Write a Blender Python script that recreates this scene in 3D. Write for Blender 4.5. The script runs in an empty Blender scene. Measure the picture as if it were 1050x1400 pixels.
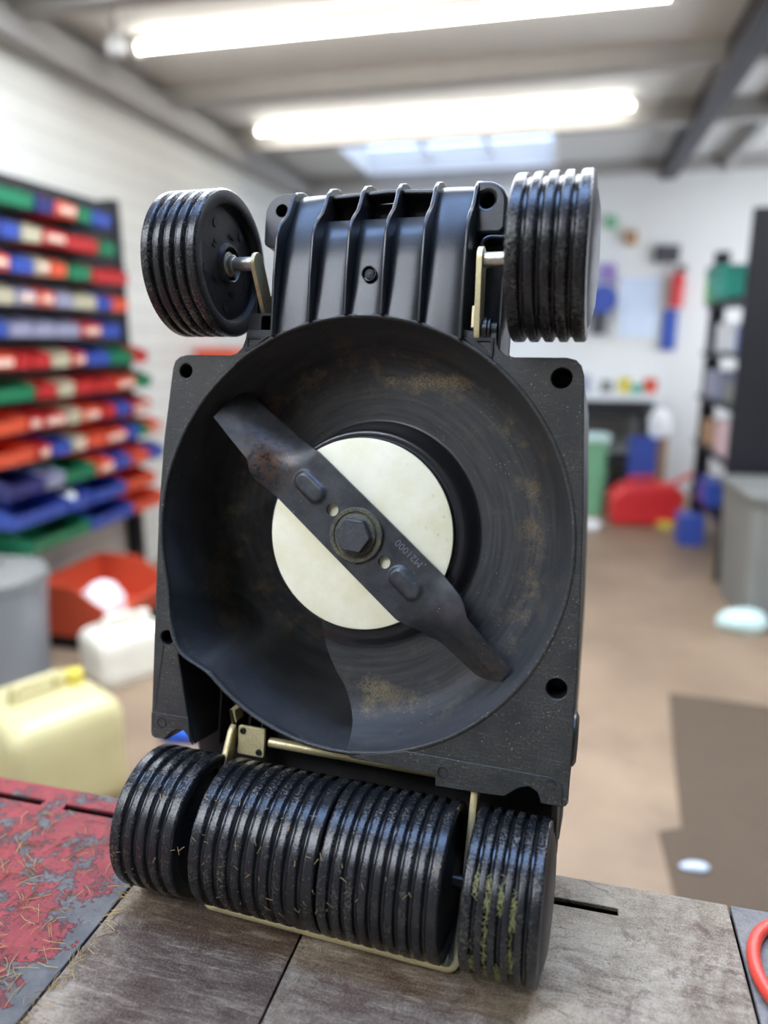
import bpy, bmesh, math, random
from math import sin, cos, pi, radians, sqrt, atan2
from mathutils import Matrix, Vector
from mathutils.geometry import delaunay_2d_cdt
random.seed(7)
S = bpy.context.scene
COL = S.collection

# ------------------------------------------------------------------ camera
PITCH, YAW = radians(13.272), radians(13.5)
cam = bpy.data.cameras.new('camera')
cam.sensor_fit = 'VERTICAL'; cam.sensor_height = 36.0; cam.sensor_width = 27.0
cam.lens = 36.0 * 1000 / 1400
cam.clip_start = 0.02
cam.dof.use_dof = True; cam.dof.focus_distance = 0.565; cam.dof.aperture_fstop = 2.3
camo = bpy.data.objects.new('camera', cam); COL.objects.link(camo)
camo.location = (0, 0, 1.36); camo.rotation_euler = (pi / 2 - PITCH, 0, YAW)
S.camera = camo

# ------------------------------------------------------------------ daylight
W = bpy.data.worlds.new('sky'); S.world = W; W.use_nodes = True
bg = W.node_tree.nodes['Background']
bg.inputs['Color'].default_value = (0.86, 0.92, 1.0, 1); bg.inputs['Strength'].default_value = 7.0
S.view_settings.view_transform = 'Standard'; S.view_settings.look = 'None'
S.view_settings.gamma = 1; S.view_settings.use_curve_mapping = False
S.view_settings.exposure = 1.36
S.cycles.use_denoising = True
S.cycles.max_bounces = 8; S.cycles.diffuse_bounces = 5
S.cycles.sample_clamp_indirect = 8
TUBE = 9.0
CEIL = 2.8
ROOFLIGHTS = {'near': (-2.2, -0.55, -1.75, -0.35), 'over': (-1.1, 0.8, 0.18, 0.72), 'middle': (-1.9, 1.9, 1.45, 2.90), 'far': (-1.75, -0.16, 5.5, 6.75)}  # 'middle' is an unseen opening, added to brighten the bins and floor
for k, (x0, x1, y0, y1) in ROOFLIGHTS.items():       # portals: they only guide the sky's own light
    l = bpy.data.lights.new('rooflight_portal', 'AREA'); l.shape = 'RECTANGLE'
    l.size, l.size_y = x1 - x0, y1 - y0
    l.cycles.is_portal = True
    o = bpy.data.objects.new('rooflight_portal', l); COL.objects.link(o)
    o.location = ((x0 + x1) / 2, (y0 + y1) / 2, CEIL + 0.10)

ADDED_WINDOW = (4.3, 6.4, 1.0, 2.3)                        # y0, y1, z0, z1; unseen opening added to brighten the far wall
l = bpy.data.lights.new('window_portal', 'AREA'); l.shape = 'RECTANGLE'; l.size, l.size_y = 1.3, 2.1; l.cycles.is_portal = True
o = bpy.data.objects.new('window_portal', l); COL.objects.link(o); o.location = (2.46, 5.35, 1.65); o.rotation_euler = (0, pi / 2, 0)

# ------------------------------------------------------------------ materials
def srgb(r, g, b):
    f = lambda c: (c / 255 / 12.92) if c / 255 <= .04045 else ((c / 255 + .055) / 1.055) ** 2.4
    return (f(r), f(g), f(b), 1)

class NT:
    def __init__(s, name):
        s.m = bpy.data.materials.new(name); s.m.use_nodes = True
        s.t = s.m.node_tree; s.b = s.t.nodes['Principled BSDF']; s.co = None
    def n(s, typ, **kw):
        x = s.t.nodes.new(typ)
        for k, v in kw.items():
            if k in x.inputs.keys(): x.inputs[k].default_value = v
            else: setattr(x, k, v)
        return x
    def l(s, a, b): s.t.links.new(a, b)
    def coord(s, scale=(1, 1, 1), loc=(0, 0, 0), rot=(0, 0, 0)):
        if s.co is None: s.co = s.n('ShaderNodeTexCoord')
        mp = s.n('ShaderNodeMapping'); s.l(s.co.outputs['Object'], mp.inputs['Vector'])
        mp.inputs['Scale'].default_value = scale; mp.inputs['Location'].default_value = loc; mp.inputs['Rotation'].default_value = rot
        return mp.outputs[0]
    def noise(s, scale, detail=4, rough=.6, vec=None, dist=0):
        x = s.n('ShaderNodeTexNoise', Scale=scale, Detail=detail, Roughness=rough, Distortion=dist)
        s.l(vec if vec is not None else s.coord(), x.inputs['Vector']); return x.outputs['Fac']
    def ramp(s, fac, lo, hi, c0=0.0, c1=1.0):
        x = s.n('ShaderNodeMapRange'); x.inputs['From Min'].default_value = lo; x.inputs['From Max'].default_value = hi
        x.inputs['To Min'].default_value = c0; x.inputs['To Max'].default_value = c1; s.l(fac, x.inputs['Value']); return x.outputs[0]
    def math(s, op, a, b):
        x = s.n('ShaderNodeMath', operation=op)
        for i, v in enumerate((a, b)):
            if isinstance(v, (int, float)): x.inputs[i].default_value = v
            else: s.l(v, x.inputs[i])
        return x.outputs[0]
    def mix(s, fac, a, b):
        x = s.n('ShaderNodeMix', data_type='RGBA')
        for i, v in ((0, fac), (6, a), (7, b)):
            if isinstance(v, (int, float)): x.inputs[i].default_value = v
            elif isinstance(v, tuple): x.inputs[i].default_value = v
            else: s.l(v, x.inputs[i])
        return x.outputs[2]
    def col(s, c):
        if isinstance(c, tuple): s.b.inputs['Base Color'].default_value = c
        else: s.l(c, s.b.inputs['Base Color'])
    def set(s, **kw):
        for k, v in kw.items():
            k = {'rough': 'Roughness', 'metal': 'Metallic', 'spec': 'Specular IOR Level', 'coat': 'Coat Weight'}.get(k, k)
            if isinstance(v, (int, float, tuple)): s.b.inputs[k].default_value = v
            else: s.l(v, s.b.inputs[k])
    def bump(s, h, dist, strength=1.0):
        x = s.n('ShaderNodeBump', Distance=dist, Strength=strength); s.l(h, x.inputs['Height']); s.l(x.outputs[0], s.b.inputs['Normal'])

def flat(name, c, rough=.5, metal=0.0, var=.12, scale=8):
    m = NT(name); n = m.noise(scale)
    d = tuple(x * (1 - var) for x in c[:3]) + (1,); e = tuple(min(1, x * (1 + var)) for x in c[:3]) + (1,)
    m.col(m.mix(n, d, e)); m.set(rough=rough, metal=metal); return m.m

def plastic(name, base, rough=.45, dust=(.09, .08, .06, 1), amt=.5, lo=.52, hi=.72, fine=900, coarse=35, bump=.00025, speck=.0, scratch=0.0, spec=.45):
    m = NT(name)
    c = m.noise(coarse, 5, .65); f = m.noise(fine, 2, .5)
    d = m.math('MULTIPLY', m.ramp(c, lo - .1, hi), m.ramp(f, .35, .75))
    d = m.math('MULTIPLY', d, amt)
    colr = m.mix(d, base, dust)
    if speck:
        v = m.n('ShaderNodeTexVoronoi', Scale=330.0); m.l(m.coord(), v.inputs['Vector'])
        sp = m.math('MULTIPLY', m.ramp(v.outputs['Distance'], .2, .10), m.ramp(m.noise(55, 4, .7), .46, .6))
        colr = m.mix(m.math('MULTIPLY', sp, speck), colr, (.30, .26, .18, 1))
    if scratch:
        s = m.noise(45, 4, .7, m.coord((1, 26, 1), rot=(0, 0, 1.15)))
        s2 = m.noise(30, 4, .75, m.coord((1, 40, 1), rot=(0, 0, -.6)))
        sc = m.math('MAXIMUM', m.ramp(s, .60, .70), m.ramp(s2, .64, .72))
        colr = m.mix(m.math('MULTIPLY', sc, scratch), colr, (.20, .20, .19, 1))
    m.col(colr)
    m.set(rough=m.math('ADD', m.math('MULTIPLY', d, .5), rough), spec=spec)
    m.bump(m.math('ADD', f, m.math('MULTIPLY', c, .6)), bump)
    return m.m

M = {}
M['deck'] = plastic('black_deck_plastic', (.022, .023, .022, 1), .45, (.095, .09, .07, 1), .8, .42, .66, 600, 34, .00015, .9, .55)
M['deck_side'] = plastic('black_skirt_plastic', (.015, .015, .016, 1), .5)
M['bowl'] = None
M['panel'] = plastic('black_satin_plastic', (.014, .015, .017, 1), .30, (.10, .095, .06, 1), .3, .5, .75, 1100, 22, .00003, .15, .10)
def tread_mat():
    m = NT('black_tread_plastic')
    sep = m.n('ShaderNodeSeparateXYZ'); m.l(m.coord(), sep.inputs[0])
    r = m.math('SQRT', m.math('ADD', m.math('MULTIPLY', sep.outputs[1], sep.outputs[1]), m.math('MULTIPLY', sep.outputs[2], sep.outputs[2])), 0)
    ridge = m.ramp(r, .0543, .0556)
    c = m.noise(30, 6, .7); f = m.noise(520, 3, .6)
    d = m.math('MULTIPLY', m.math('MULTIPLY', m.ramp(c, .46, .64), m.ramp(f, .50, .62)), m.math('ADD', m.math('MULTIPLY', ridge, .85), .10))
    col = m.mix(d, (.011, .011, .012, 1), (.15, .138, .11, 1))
    v = m.n('ShaderNodeTexVoronoi', Scale=420.0); m.l(m.coord(), v.inputs['Vector'])
    sp = m.math('MULTIPLY', m.ramp(v.outputs['Distance'], .2, .1), m.ramp(m.noise(70, 4, .7), .5, .6))
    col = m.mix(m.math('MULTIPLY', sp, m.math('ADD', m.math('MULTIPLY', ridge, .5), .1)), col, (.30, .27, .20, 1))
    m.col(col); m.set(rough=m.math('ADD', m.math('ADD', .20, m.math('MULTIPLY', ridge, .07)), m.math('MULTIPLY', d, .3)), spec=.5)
    m.bump(m.math('MULTIPLY', f, ridge), .00016); return m.m
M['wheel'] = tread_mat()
M['wheel_face'] = plastic('black_hub_plastic', (.012, .012, .013, 1), .42, (.10, .09, .07, 1), .4, .5, .75, 900, 30, .0002, .5)
M['zinc'] = plastic('yellow_zinc_steel', (.74, .64, .36, 1), .36, (.16, .13, .08, 1), .55, .5, .75, 500, 60, .0002); 
for x in M['zinc'].node_tree.nodes:
    if x.type == 'BSDF_PRINCIPLED': x.inputs['Metallic'].default_value = .5
M['steel'] = plastic('bright_axle_steel', (.60, .57, .50, 1), .28, (.14, .12, .09, 1), .5, .5, .75, 500, 80, .0002)
for x in M['steel'].node_tree.nodes:
    if x.type == 'BSDF_PRINCIPLED': x.inputs['Metallic'].default_value = .85
M['dark'] = flat('near_black_plastic', (.008, .008, .009, 1), .6)
M['screw'] = flat('black_screw_steel', (.03, .03, .03, 1), .35, .6)
M['washer'] = plastic('grass_stained_washer', (.045, .045, .038, 1), .5, (.22, .20, .09, 1), .9, .42, .62, 700, 130, .0006)
M['bolt'] = plastic('blackened_bolt_steel', (.035, .036, .038, 1), .42, (.14, .14, .13, 1), .5, .45, .7, 900, 160, .0004)

def bowl_mat():
    m = NT('worn_chamber_plastic')
    sep = m.n('ShaderNodeSeparateXYZ'); m.l(m.coord(), sep.inputs[0])
    x, y = sep.outputs[0], sep.outputs[1]
    r = m.math('SQRT', m.math('ADD', m.math('MULTIPLY', x, x), m.math('MULTIPLY', y, y)), 0)
    a = m.math('ARCTAN2', y, x)
    cb = m.n('ShaderNodeCombineXYZ'); m.l(m.math('MULTIPLY', r, 260), cb.inputs[0]); m.l(m.math('MULTIPLY', a, 2.2), cb.inputs[1])
    rings = m.noise(1.0, 4, .6, cb.outputs[0])
    dirt = m.noise(24, 6, .7); fine = m.noise(650, 2, .6)
    base = m.mix(m.ramp(rings, .35, .75), (.030, .031, .031, 1), (.062, .062, .061, 1))
    soil = m.math('MULTIPLY', m.ramp(dirt, .56, .74), m.ramp(fine, .35, .6))
    c = m.mix(m.math('MULTIPLY', soil, .75), base, (.105, .085, .052, 1))
    # dried soil packed in the outer corner of the scroll
    ring = m.math('MULTIPLY', m.ramp(r, .118, .142), m.ramp(r, .163, .150))
    soil2 = m.math('MULTIPLY', ring, m.math('MULTIPLY', m.ramp(m.noise(48, 5, .7), .50, .66), m.ramp(fine, .3, .6)))
    c = m.mix(m.math('MULTIPLY', soil2, .8), c, (.16, .12, .065, 1))
    for ctr, sc, hue in (((-.1530, -.062, -.073), (1 / .014, 1 / .040, 1 / .03), (.13, .105, .07, 1)), ((-.146, -.100, -.088), (1 / .010, 1 / .018, 1 / .03), (.13, .105, .07, 1)), ((.040, .1275, -.056), (1 / .048, 1 / .010, 1 / .03), (.20, .15, .08, 1)), ((.020, -.128, -.036), (1 / .022, 1 / .014, 1 / .03), (.17, .14, .08, 1))):
        mp = m.n('ShaderNodeMapping'); mp.vector_type = 'TEXTURE'; m.l(m.co.outputs['Object'], mp.inputs['Vector'])      # caked soil
        mp.inputs['Location'].default_value = ctr; mp.inputs['Scale'].default_value = tuple(1 / q for q in sc)
        ln = m.n('ShaderNodeVectorMath', operation='LENGTH'); m.l(mp.outputs[0], ln.inputs[0])
        k = m.ramp(m.math('ADD', ln.outputs['Value'], m.math('MULTIPLY', m.noise(70, 7, .75), 2.6)), 2.15, 1.6)
        c = m.mix(m.math('MULTIPLY', m.math('MULTIPLY', k, m.ramp(fine, .35, .55)), .85), c, hue)
    v = m.n('ShaderNodeTexVoronoi', Scale=240.0); m.l(m.coord(), v.inputs['Vector'])
    sp = m.math('MULTIPLY', m.ramp(v.outputs['Distance'], .16, .1), m.ramp(m.noise(40, 3), .52, .62))
    c = m.mix(m.math('MULTIPLY', sp, .5), c, (.28, .25, .17, 1))
    boss = m.ramp(r, .099, .0945)                               # the boss round the disc is clean and glossy
    c = m.mix(boss, c, (.014, .014, .016, 1))
    rg = m.n('ShaderNodeMix'); m.l(boss, rg.inputs[0]); m.l(m.ramp(rings, .3, .8, .46, .6), rg.inputs[2]); rg.inputs[3].default_value = .24
    m.col(c); m.set(rough=rg.outputs[0], spec=m.math('ADD', m.math('MULTIPLY', boss, .3), .24))
    m.bump(m.math('ADD', m.math('MULTIPLY', rings, .8), fine), .00012)
    return m.m
M['bowl'] = bowl_mat()

def blade_mat():
    m = NT('worn_blade_steel')
    c = m.mix(m.ramp(m.noise(60, 5, .7), .35, .7), (.040, .043, .048, 1), (.085, .088, .092, 1))
    ru = m.n('ShaderNodeVectorMath', operation='DISTANCE'); m.l(m.coord(), ru.inputs[0]); ru.inputs[1].default_value = (-.086, .054, -.02)
    near = m.ramp(ru.outputs['Value'], .034, .006)
    sc = m.math('MULTIPLY', near, m.ramp(m.noise(150, 5, .7), .40, .55))
    c = m.mix(m.math('MULTIPLY', sc, .9), c, (.115, .062, .030, 1))
    black = m.math('MULTIPLY', near, m.ramp(m.noise(210, 4, .7), .52, .6))
    c = m.mix(m.math('MULTIPLY', black, .8), c, (.008, .007, .006, 1))
    r2 = m.n('ShaderNodeVectorMath', operation='DISTANCE'); m.l(m.coord(), r2.inputs[0]); r2.inputs[1].default_value = (.103, -.103, -.03)
    s2 = m.math('MULTIPLY', m.ramp(r2.outputs['Value'], .04, .006), m.ramp(m.noise(180, 5, .7), .46, .58))
    c = m.mix(m.math('MULTIPLY', s2, .8), c, (.14, .10, .06, 1))
    v = m.n('ShaderNodeTexVoronoi', Scale=170.0); m.l(m.coord(), v.inputs['Vector'])
    sp = m.math('MULTIPLY', m.ramp(v.outputs['Distance'], .16, .1), m.ramp(m.noise(45, 3), .52, .6))
    c = m.mix(m.math('MULTIPLY', sp, .6), c, (.25, .24, .2, 1))
    m.col(c); m.set(rough=m.ramp(m.noise(90, 4), .3, .7, .30, .48), metal=.55)
    m.bump(m.noise(420, 4), .00012); return m.m
M['blade'] = blade_mat()

def disc_mat():
    m = NT('yellowed_white_plastic')
    c = m.mix(m.ramp(m.noise(26, 5, .7), .35, .75), srgb(244, 240, 214), srgb(228, 222, 180))
    st = m.math('MULTIPLY', m.ramp(m.noise(300, 3, .6), .62, .72), m.ramp(m.noise(30, 3), .5, .65))
    c = m.mix(m.math('MULTIPLY', st, .6), c, (.25, .19, .09, 1))
    m.col(c); m.set(rough=.38); return m.m
M['disc'] = disc_mat()

def red_plate_mat():
    m = NT('chipped_red_paint')
    big = m.noise(18, 8, .78, dist=.15); mid = m.noise(75, 7, .8)
    h = m.math('ADD', m.math('MULTIPLY', big, .6), m.math('MULTIPLY', mid, .4))
    sep = m.n('ShaderNodeSeparateXYZ'); m.l(m.coord(), sep.inputs[0])
    edge = m.ramp(sep.outputs[0], -.170, -.140)                     # paint rubbed off along the seam
    h = m.math('ADD', h, m.math('MULTIPLY', edge, .16))
    chip = m.ramp(h, .515, .535)
    red = m.mix(m.ramp(m.noise(60, 5), .3, .7), srgb(114, 38, 40), srgb(142, 54, 56))
    red = m.mix(m.ramp(m.noise(210, 4, .75), .54, .64, 0, .75), red, srgb(70, 40, 38))
    grey = m.mix(m.ramp(m.noise(50, 5), .3, .7), srgb(62, 62, 63), srgb(98, 96, 94))
    m.col(m.mix(chip, red, grey)); m.set(rough=.6, spec=.3)
    m.bump(m.math('ADD', m.math('MULTIPLY', chip, -.9), m.math('MULTIPLY', m.noise(260, 4, .7), .5)), .0006); return m.m
def plate_mat(name, a, b, stain, st_lo, st_hi, rust=.5, blob=None):
    m = NT(name)
    n = m.noise(20, 12, .8, dist=.5); f = m.noise(620, 4, .7); g = m.noise(110, 8, .8)
    grain = m.noise(26, 10, .8, m.coord((1, 7, 1), loc=(5, 0, 0), rot=(0, 0, .12)), .4)
    c = m.mix(m.ramp(n, .42, .58), a, b)
    st = m.ramp(m.math('ADD', m.math('MULTIPLY', m.noise(6, 9, .72, m.coord(loc=(3, 1, 0)), .6), .72), m.math('MULTIPLY', g, .28)), st_lo, st_hi)
    if blob:                                                       # one big oil stain with a ragged edge
        dv = m.n('ShaderNodeVectorMath', operation='DISTANCE'); m.l(m.coord(), dv.inputs[0]); dv.inputs[1].default_value = blob[:3]
        bl = m.ramp(m.math('ADD', dv.outputs['Value'], m.math('MULTIPLY', m.math('ADD', m.noise(14, 9, .75), m.math('MULTIPLY', g, .5)), blob[3] * .9)), blob[3] * 1.12, blob[3] * .92)
        st = m.math('MAXIMUM', st, bl)
    c = m.mix(m.math('MULTIPLY', st, m.ramp(grain, .36, .60, 1.0, .55)), c, stain)
    c = m.mix(m.ramp(grain, .54, .66, 0, .5), c, tuple(min(1, x * 1.35) for x in b[:3]) + (1,))
    c = m.mix(m.ramp(grain, .46, .34, 0, .55), c, tuple(x * .5 for x in stain[:3]) + (1,))
    c = m.mix(m.ramp(f, .50, .72, 0, .35), c, tuple(min(1, x * 1.4) for x in b[:3]) + (1,))
    c = m.mix(m.ramp(f, .48, .30, 0, .5), c, tuple(x * .4 for x in stain[:3]) + (1,))
    c = m.mix(m.math('MULTIPLY', m.ramp(m.noise(34, 10, .8, m.coord(loc=(0, 7, 0)), .8), .56, .60), rust), c, (.065, .026, .017, 1))
    c = m.mix(m.math('MULTIPLY', m.ramp(m.noise(60, 8, .8, m.coord((1, 2.2, 1), rot=(0, 0, .5)), 1.4), .625, .645), .8), c, (.016, .014, .013, 1))
    m.col(c); m.set(rough=m.ramp(n, .3, .7, .42, .68), spec=.4); m.bump(m.math('ADD', m.math('ADD', n, grain), m.math('MULTIPLY', f, .5)), .0007); return m.m
M['red_plate'] = red_plate_mat()
M['brown_plate'] = plate_mat('oil_stained_plate', srgb(98, 80, 63), srgb(152, 138, 120), srgb(58, 38, 24), .49, .60, .5, (-.03, .165, .913, .27))
M['pale_plate'] = plate_mat('worn_pale_plate', srgb(128, 115, 95), srgb(166, 154, 134), srgb(80, 56, 41), .53, .62, .5, (.09, .14, .913, .20))
M['grey_plate'] = plate_mat('grey_steel_plate', srgb(96, 94, 92), srgb(128, 125, 121), srgb(150, 146, 140), .52, .66, .1)
M['bench_frame'] = flat('bench_frame_steel', srgb(60, 62, 64), .5, .3)
M['hose'] = plastic('red_rubber_hose', srgb(226, 74, 58), .35, srgb(120, 40, 30), .4, .5, .7, 400, 60, .0002)
M['straw'] = flat('dry_grass', srgb(176, 150, 96), .7, var=.3, scale=60)
M['moss'] = flat('green_grass', srgb(132, 128, 78), .7, var=.4, scale=120)
M['floor'] = None
def floor_mat():
    m = NT('dusty_concrete')
    c = m.mix(m.ramp(m.noise(1.3, 6, .65), .35, .65), srgb(126, 106, 86), srgb(152, 131, 107))
    c = m.mix(m.ramp(m.noise(2.6, 5, .7, m.coord(loc=(4, 2, 0))), .52, .72, 0, .6), c, srgb(112, 94, 78))
    m.col(c); m.set(rough=.5); m.bump(m.noise(40), .002); return m.m
M['floor'] = floor_mat()
def wall_mat():
    m = NT('white_painted_brick')
    br = m.n('ShaderNodeTexBrick', Scale=4.4); m.l(m.coord(rot=(pi / 2, 0, pi / 2)), br.inputs['Vector'])
    br.inputs['Color1'].default_value = srgb(226, 226, 218); br.inputs['Color2'].default_value = srgb(214, 214, 206); br.inputs['Mortar'].default_value = srgb(184, 184, 176)
    br.inputs['Mortar Size'].default_value = .018
    m.col(m.mix(m.ramp(m.noise(2, 5), .4, .75, 0, .4), br.outputs['Color'], srgb(200, 198, 186)))
    m.set(rough=.6); m.bump(br.outputs['Fac'], .006, -1.0); return m.m
M['wall'] = wall_mat()
M['far_wall'] = flat('white_paint', srgb(224, 225, 222), .6, var=.06, scale=2)
M['brick_dark'] = flat('dark_brick_paint', srgb(104, 100, 98), .7, var=.1, scale=3)
M['front_wall'] = flat('grey_wall_paint', srgb(150, 150, 146), .7, var=.06, scale=2)
M['ceil'] = flat('grey_white_ceiling', srgb(206, 205, 200), .7, var=.06, scale=2)
M['beam'] = flat('grey_beam_paint', srgb(160, 158, 154), .6, var=.08)
M['dark_beam'] = flat('dark_beam_steel', srgb(62, 60, 66), .5, .2)
M['trim_white'] = flat('white_trim', srgb(232, 232, 228), .5, var=.04)
def emit(name, c, s):
    m = NT(name); m.col((.8, .8, .8, 1)); m.set(**{'Emission Color': c, 'Emission Strength': s}); return m.m
M['tube'] = emit('fluorescent_tube', (1, .97, .90, 1), TUBE)
def glass_mat(tint, hue=(1, 1, 1.02)):
    m = NT('rooflight_glazing'); tr = m.n('ShaderNodeBsdfTransparent', Color=(tint * hue[0], tint * hue[1], tint * hue[2], 1)); gl = m.n('ShaderNodeBsdfGlossy', Roughness=.05)
    mx = m.n('ShaderNodeMixShader'); mx.inputs[0].default_value = .05
    m.l(tr.outputs[0], mx.inputs[1]); m.l(gl.outputs[0], mx.inputs[2]); m.l(mx.outputs[0], m.t.nodes['Material Output'].inputs['Surface'])
    m.t.nodes.remove(m.b); return m.m
CC = {'b': ('blue', srgb(58, 84, 168)), 'g': ('green', srgb(32, 122, 84)), 'o': ('orange', srgb(218, 88, 58)), 'r': ('red', srgb(188, 46, 46)),
      'w': ('beige', srgb(188, 182, 154)), 'l': ('lilac-grey', srgb(148, 150, 172)), 'n': ('navy', srgb(48, 52, 108))}
for k, (nm, c) in CC.items(): M['bin_' + k] = flat(nm.replace('-', '_') + '_bin_plastic', c, .4, var=.1)
M['card'] = flat('pale_label_card', srgb(206, 176, 158), .7, var=.04)
def simple(key, r, g, b, rough=.5, metal=0.0): M[key] = flat(key, srgb(r, g, b), rough, metal)
simple('shelf_black', 26, 26, 32); simple('grey_plastic', 126, 127, 122); simple('grey_galv', 140, 146, 150, .4, .3); simple('jerry_white', 226, 222, 204, .4)
simple('jerry_yellow', 198, 188, 138, .4); simple('cap_yellow', 206, 190, 80, .4); simple('red_tub', 214, 50, 52, .4); simple('teal', 58, 160, 142); simple('lime', 96, 180, 50)
simple('blue_cloth', 40, 92, 200, .7); simple('paper', 236, 238, 238, .8); simple('tub_green', 120, 180, 140, .35); simple('counter', 230, 236, 238, .4)
simple('pale_blue_board', 206, 220, 238, .4); simple('mat_brown', 84, 70, 55, .9); simple('extinguisher', 200, 50, 52, .3); simple('dark_grey', 70, 70, 74, .5)
simple('orange_rust', 200, 80, 50, .5); simple('cardboard', 176, 140, 104, .8); simple('purple', 150, 130, 190, .6); simple('rack_grey', 34, 35, 40, .5, .2); simple('pink', 220, 190, 192, .6); simple('aqua_paper', 205, 232, 226, .7)

# ------------------------------------------------------------------ mesh helpers
def tag(o, label=None, cat=None, group=None, kind=None):
    if label: o['label'] = label
    if cat: o['category'] = cat
    if group: o['group'] = group
    if kind: o['kind'] = kind
    return o
def link(name, me, mat=None, parent=None, loc=None, bevel=0, seg=2, smooth=35, rot=None):
    if isinstance(me, bmesh.types.BMesh):
        bm = me; bmesh.ops.recalc_face_normals(bm, faces=bm.faces)
        me = bpy.data.meshes.new(name); bm.to_mesh(me); bm.free()
    if smooth:
        me.polygons.foreach_set('use_smooth', [True] * len(me.polygons)); me.set_sharp_from_angle(angle=radians(smooth))
    if mat and not me.materials: me.materials.append(M[mat] if isinstance(mat, str) else mat)
    o = bpy.data.objects.new(name, me); COL.objects.link(o)
    if parent: o.parent = parent
    if loc: o.location = loc
    if rot: o.rotation_euler = rot
    if bevel:
        b = o.modifiers.new('bevel', 'BEVEL'); b.width = bevel; b.segments = seg; b.limit_method = 'ANGLE'; b.angle_limit = radians(40)
    return o
def empty(name, loc=(0, 0, 0), rz=0, **kw):
    o = bpy.data.objects.new(name, None); COL.objects.link(o); o.location = loc; o.rotation_euler = (0, 0, rz); o.empty_display_size = .05
    return tag(o, **kw)
def BM(): return bmesh.new()
def box(bm, x0, x1, y0, y1, z0, z1):
    v = [bm.verts.new((x, y, z)) for z in (z0, z1) for y in (y0, y1) for x in (x0, x1)]
    for f in ((0, 1, 3, 2), (4, 5, 7, 6), (0, 1, 5, 4), (2, 3, 7, 6), (0, 2, 6, 4), (1, 3, 7, 5)): bm.faces.new([v[i] for i in f])
    return bm
def prism(bm, outer, holes, a, b, axis='z'):
    """Polygon with holes in a plane, extruded from a to b along axis."""
    def P(p, h):
        return {'z': (p[0], p[1], h), 'x': (h, p[0], p[1]), 'y': (p[0], h, p[1])}[axis]
    pts, edges, loops = [], [], []
    for lp in [outer] + list(holes):
        s = len(pts); pts += [Vector(p[:2]) for p in lp]; n = len(lp)
        edges += [(s + i, s + (i + 1) % n) for i in range(n)]; loops.append(range(s, s + n))
    vs, es, fs, ov, oe, of = delaunay_2d_cdt(pts, edges, [], 0, 1e-7)
    lo = [bm.verts.new(P(v, a)) for v in vs]; hi = [bm.verts.new(P(v, b)) for v in vs]
    segs = [(pts[i], pts[j]) for i, j in edges]
    def inside(x, y):
        c = False
        for p, q in segs:
            if (p.y > y) != (q.y > y) and x < (q.x - p.x) * (y - p.y) / (q.y - p.y) + p.x: c = not c
        return c
    for f in fs:
        cx, cy = sum(vs[i].x for i in f) / len(f), sum(vs[i].y for i in f) / len(f)
        if inside(cx, cy): bm.faces.new([lo[i] for i in f]); bm.faces.new([hi[i] for i in f])
    back = {}
    for i, o in enumerate(ov):
        for k in o: back[k] = i
    for lp in loops:
        lp = list(lp)
        for i in range(len(lp)):
            p, q = back[lp[i]], back[lp[(i + 1) % len(lp)]]
            if p != q:
                try: bm.faces.new([lo[p], lo[q], hi[q], hi[p]])
                except ValueError: pass
    return bm
def circ(cx, cy, r, n=32, a0=0, a1=2 * pi):
    full = abs(a1 - a0 - 2 * pi) < 1e-6
    return [(cx + r * cos(a0 + (a1 - a0) * i / (n if full else n - 1)), cy + r * sin(a0 + (a1 - a0) * i / (n if full else n - 1))) for i in range(n)]
def rrect(x0, x1, y0, y1, r, n=6):
    out = []
    for cx, cy, a in ((x1 - r, y1 - r, 0), (x0 + r, y1 - r, pi / 2), (x0 + r, y0 + r, pi), (x1 - r, y0 + r, 3 * pi / 2)):
        out += [(cx + r * cos(a + pi / 2 * i / n), cy + r * sin(a + pi / 2 * i / n)) for i in range(n + 1)]
    return out
def lathe(bm, prof, n=64, axis='x', c=(0, 0, 0)):
    """prof: (along, radius) pairs."""
    rows = []
    for h, r in prof:
        if r <= 1e-6:
            p = {'x': (h, 0, 0), 'z': (0, 0, h), 'y': (0, h, 0)}[axis]
            rows.append([bm.verts.new((p[0] + c[0], p[1] + c[1], p[2] + c[2]))])
        else:
            row = []
            for i in range(n):
                s, k = r * sin(2 * pi * i / n), r * cos(2 * pi * i / n)
                p = {'x': (h, k, s), 'z': (k, s, h), 'y': (k, h, s)}[axis]
                row.append(bm.verts.new((p[0] + c[0], p[1] + c[1], p[2] + c[2])))
            rows.append(row)
    for A, B in zip(rows, rows[1:]):
        if len(A) == 1 and len(B) == 1: continue
        for i in range(n):
            j = (i + 1) % n
            if len(A) == 1: bm.faces.new([A[0], B[i], B[j]])
            elif len(B) == 1: bm.faces.new([A[i], A[j], B[0]])
            else: bm.faces.new([A[i], A[j], B[j], B[i]])
    return bm
def sweep(bm, path, sect, up=(1, 0, 0), closed_sect=True, caps=True):
    """Sweep a 2-D section (side, up) along a path; 'up' fixes the frame."""
    P = [Vector(p) for p in path]; rows = []
    for i, p in enumerate(P):
        t = (P[min(i + 1, len(P) - 1)] - P[max(i - 1, 0)]).normalized()
        a = Vector(up); a = (a - t * a.dot(t)).normalized(); b = t.cross(a)
        rows.append([bm.verts.new(p + a * s + b * q) for s, q in sect])
    n = len(sect)
    for A, B in zip(rows, rows[1:]):
        for i in range(n): bm.faces.new([A[i], A[(i + 1) % n], B[(i + 1) % n], B[i]])
    if caps: bm.faces.new(rows[0]); bm.faces.new(rows[-1])
    return bm
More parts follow.
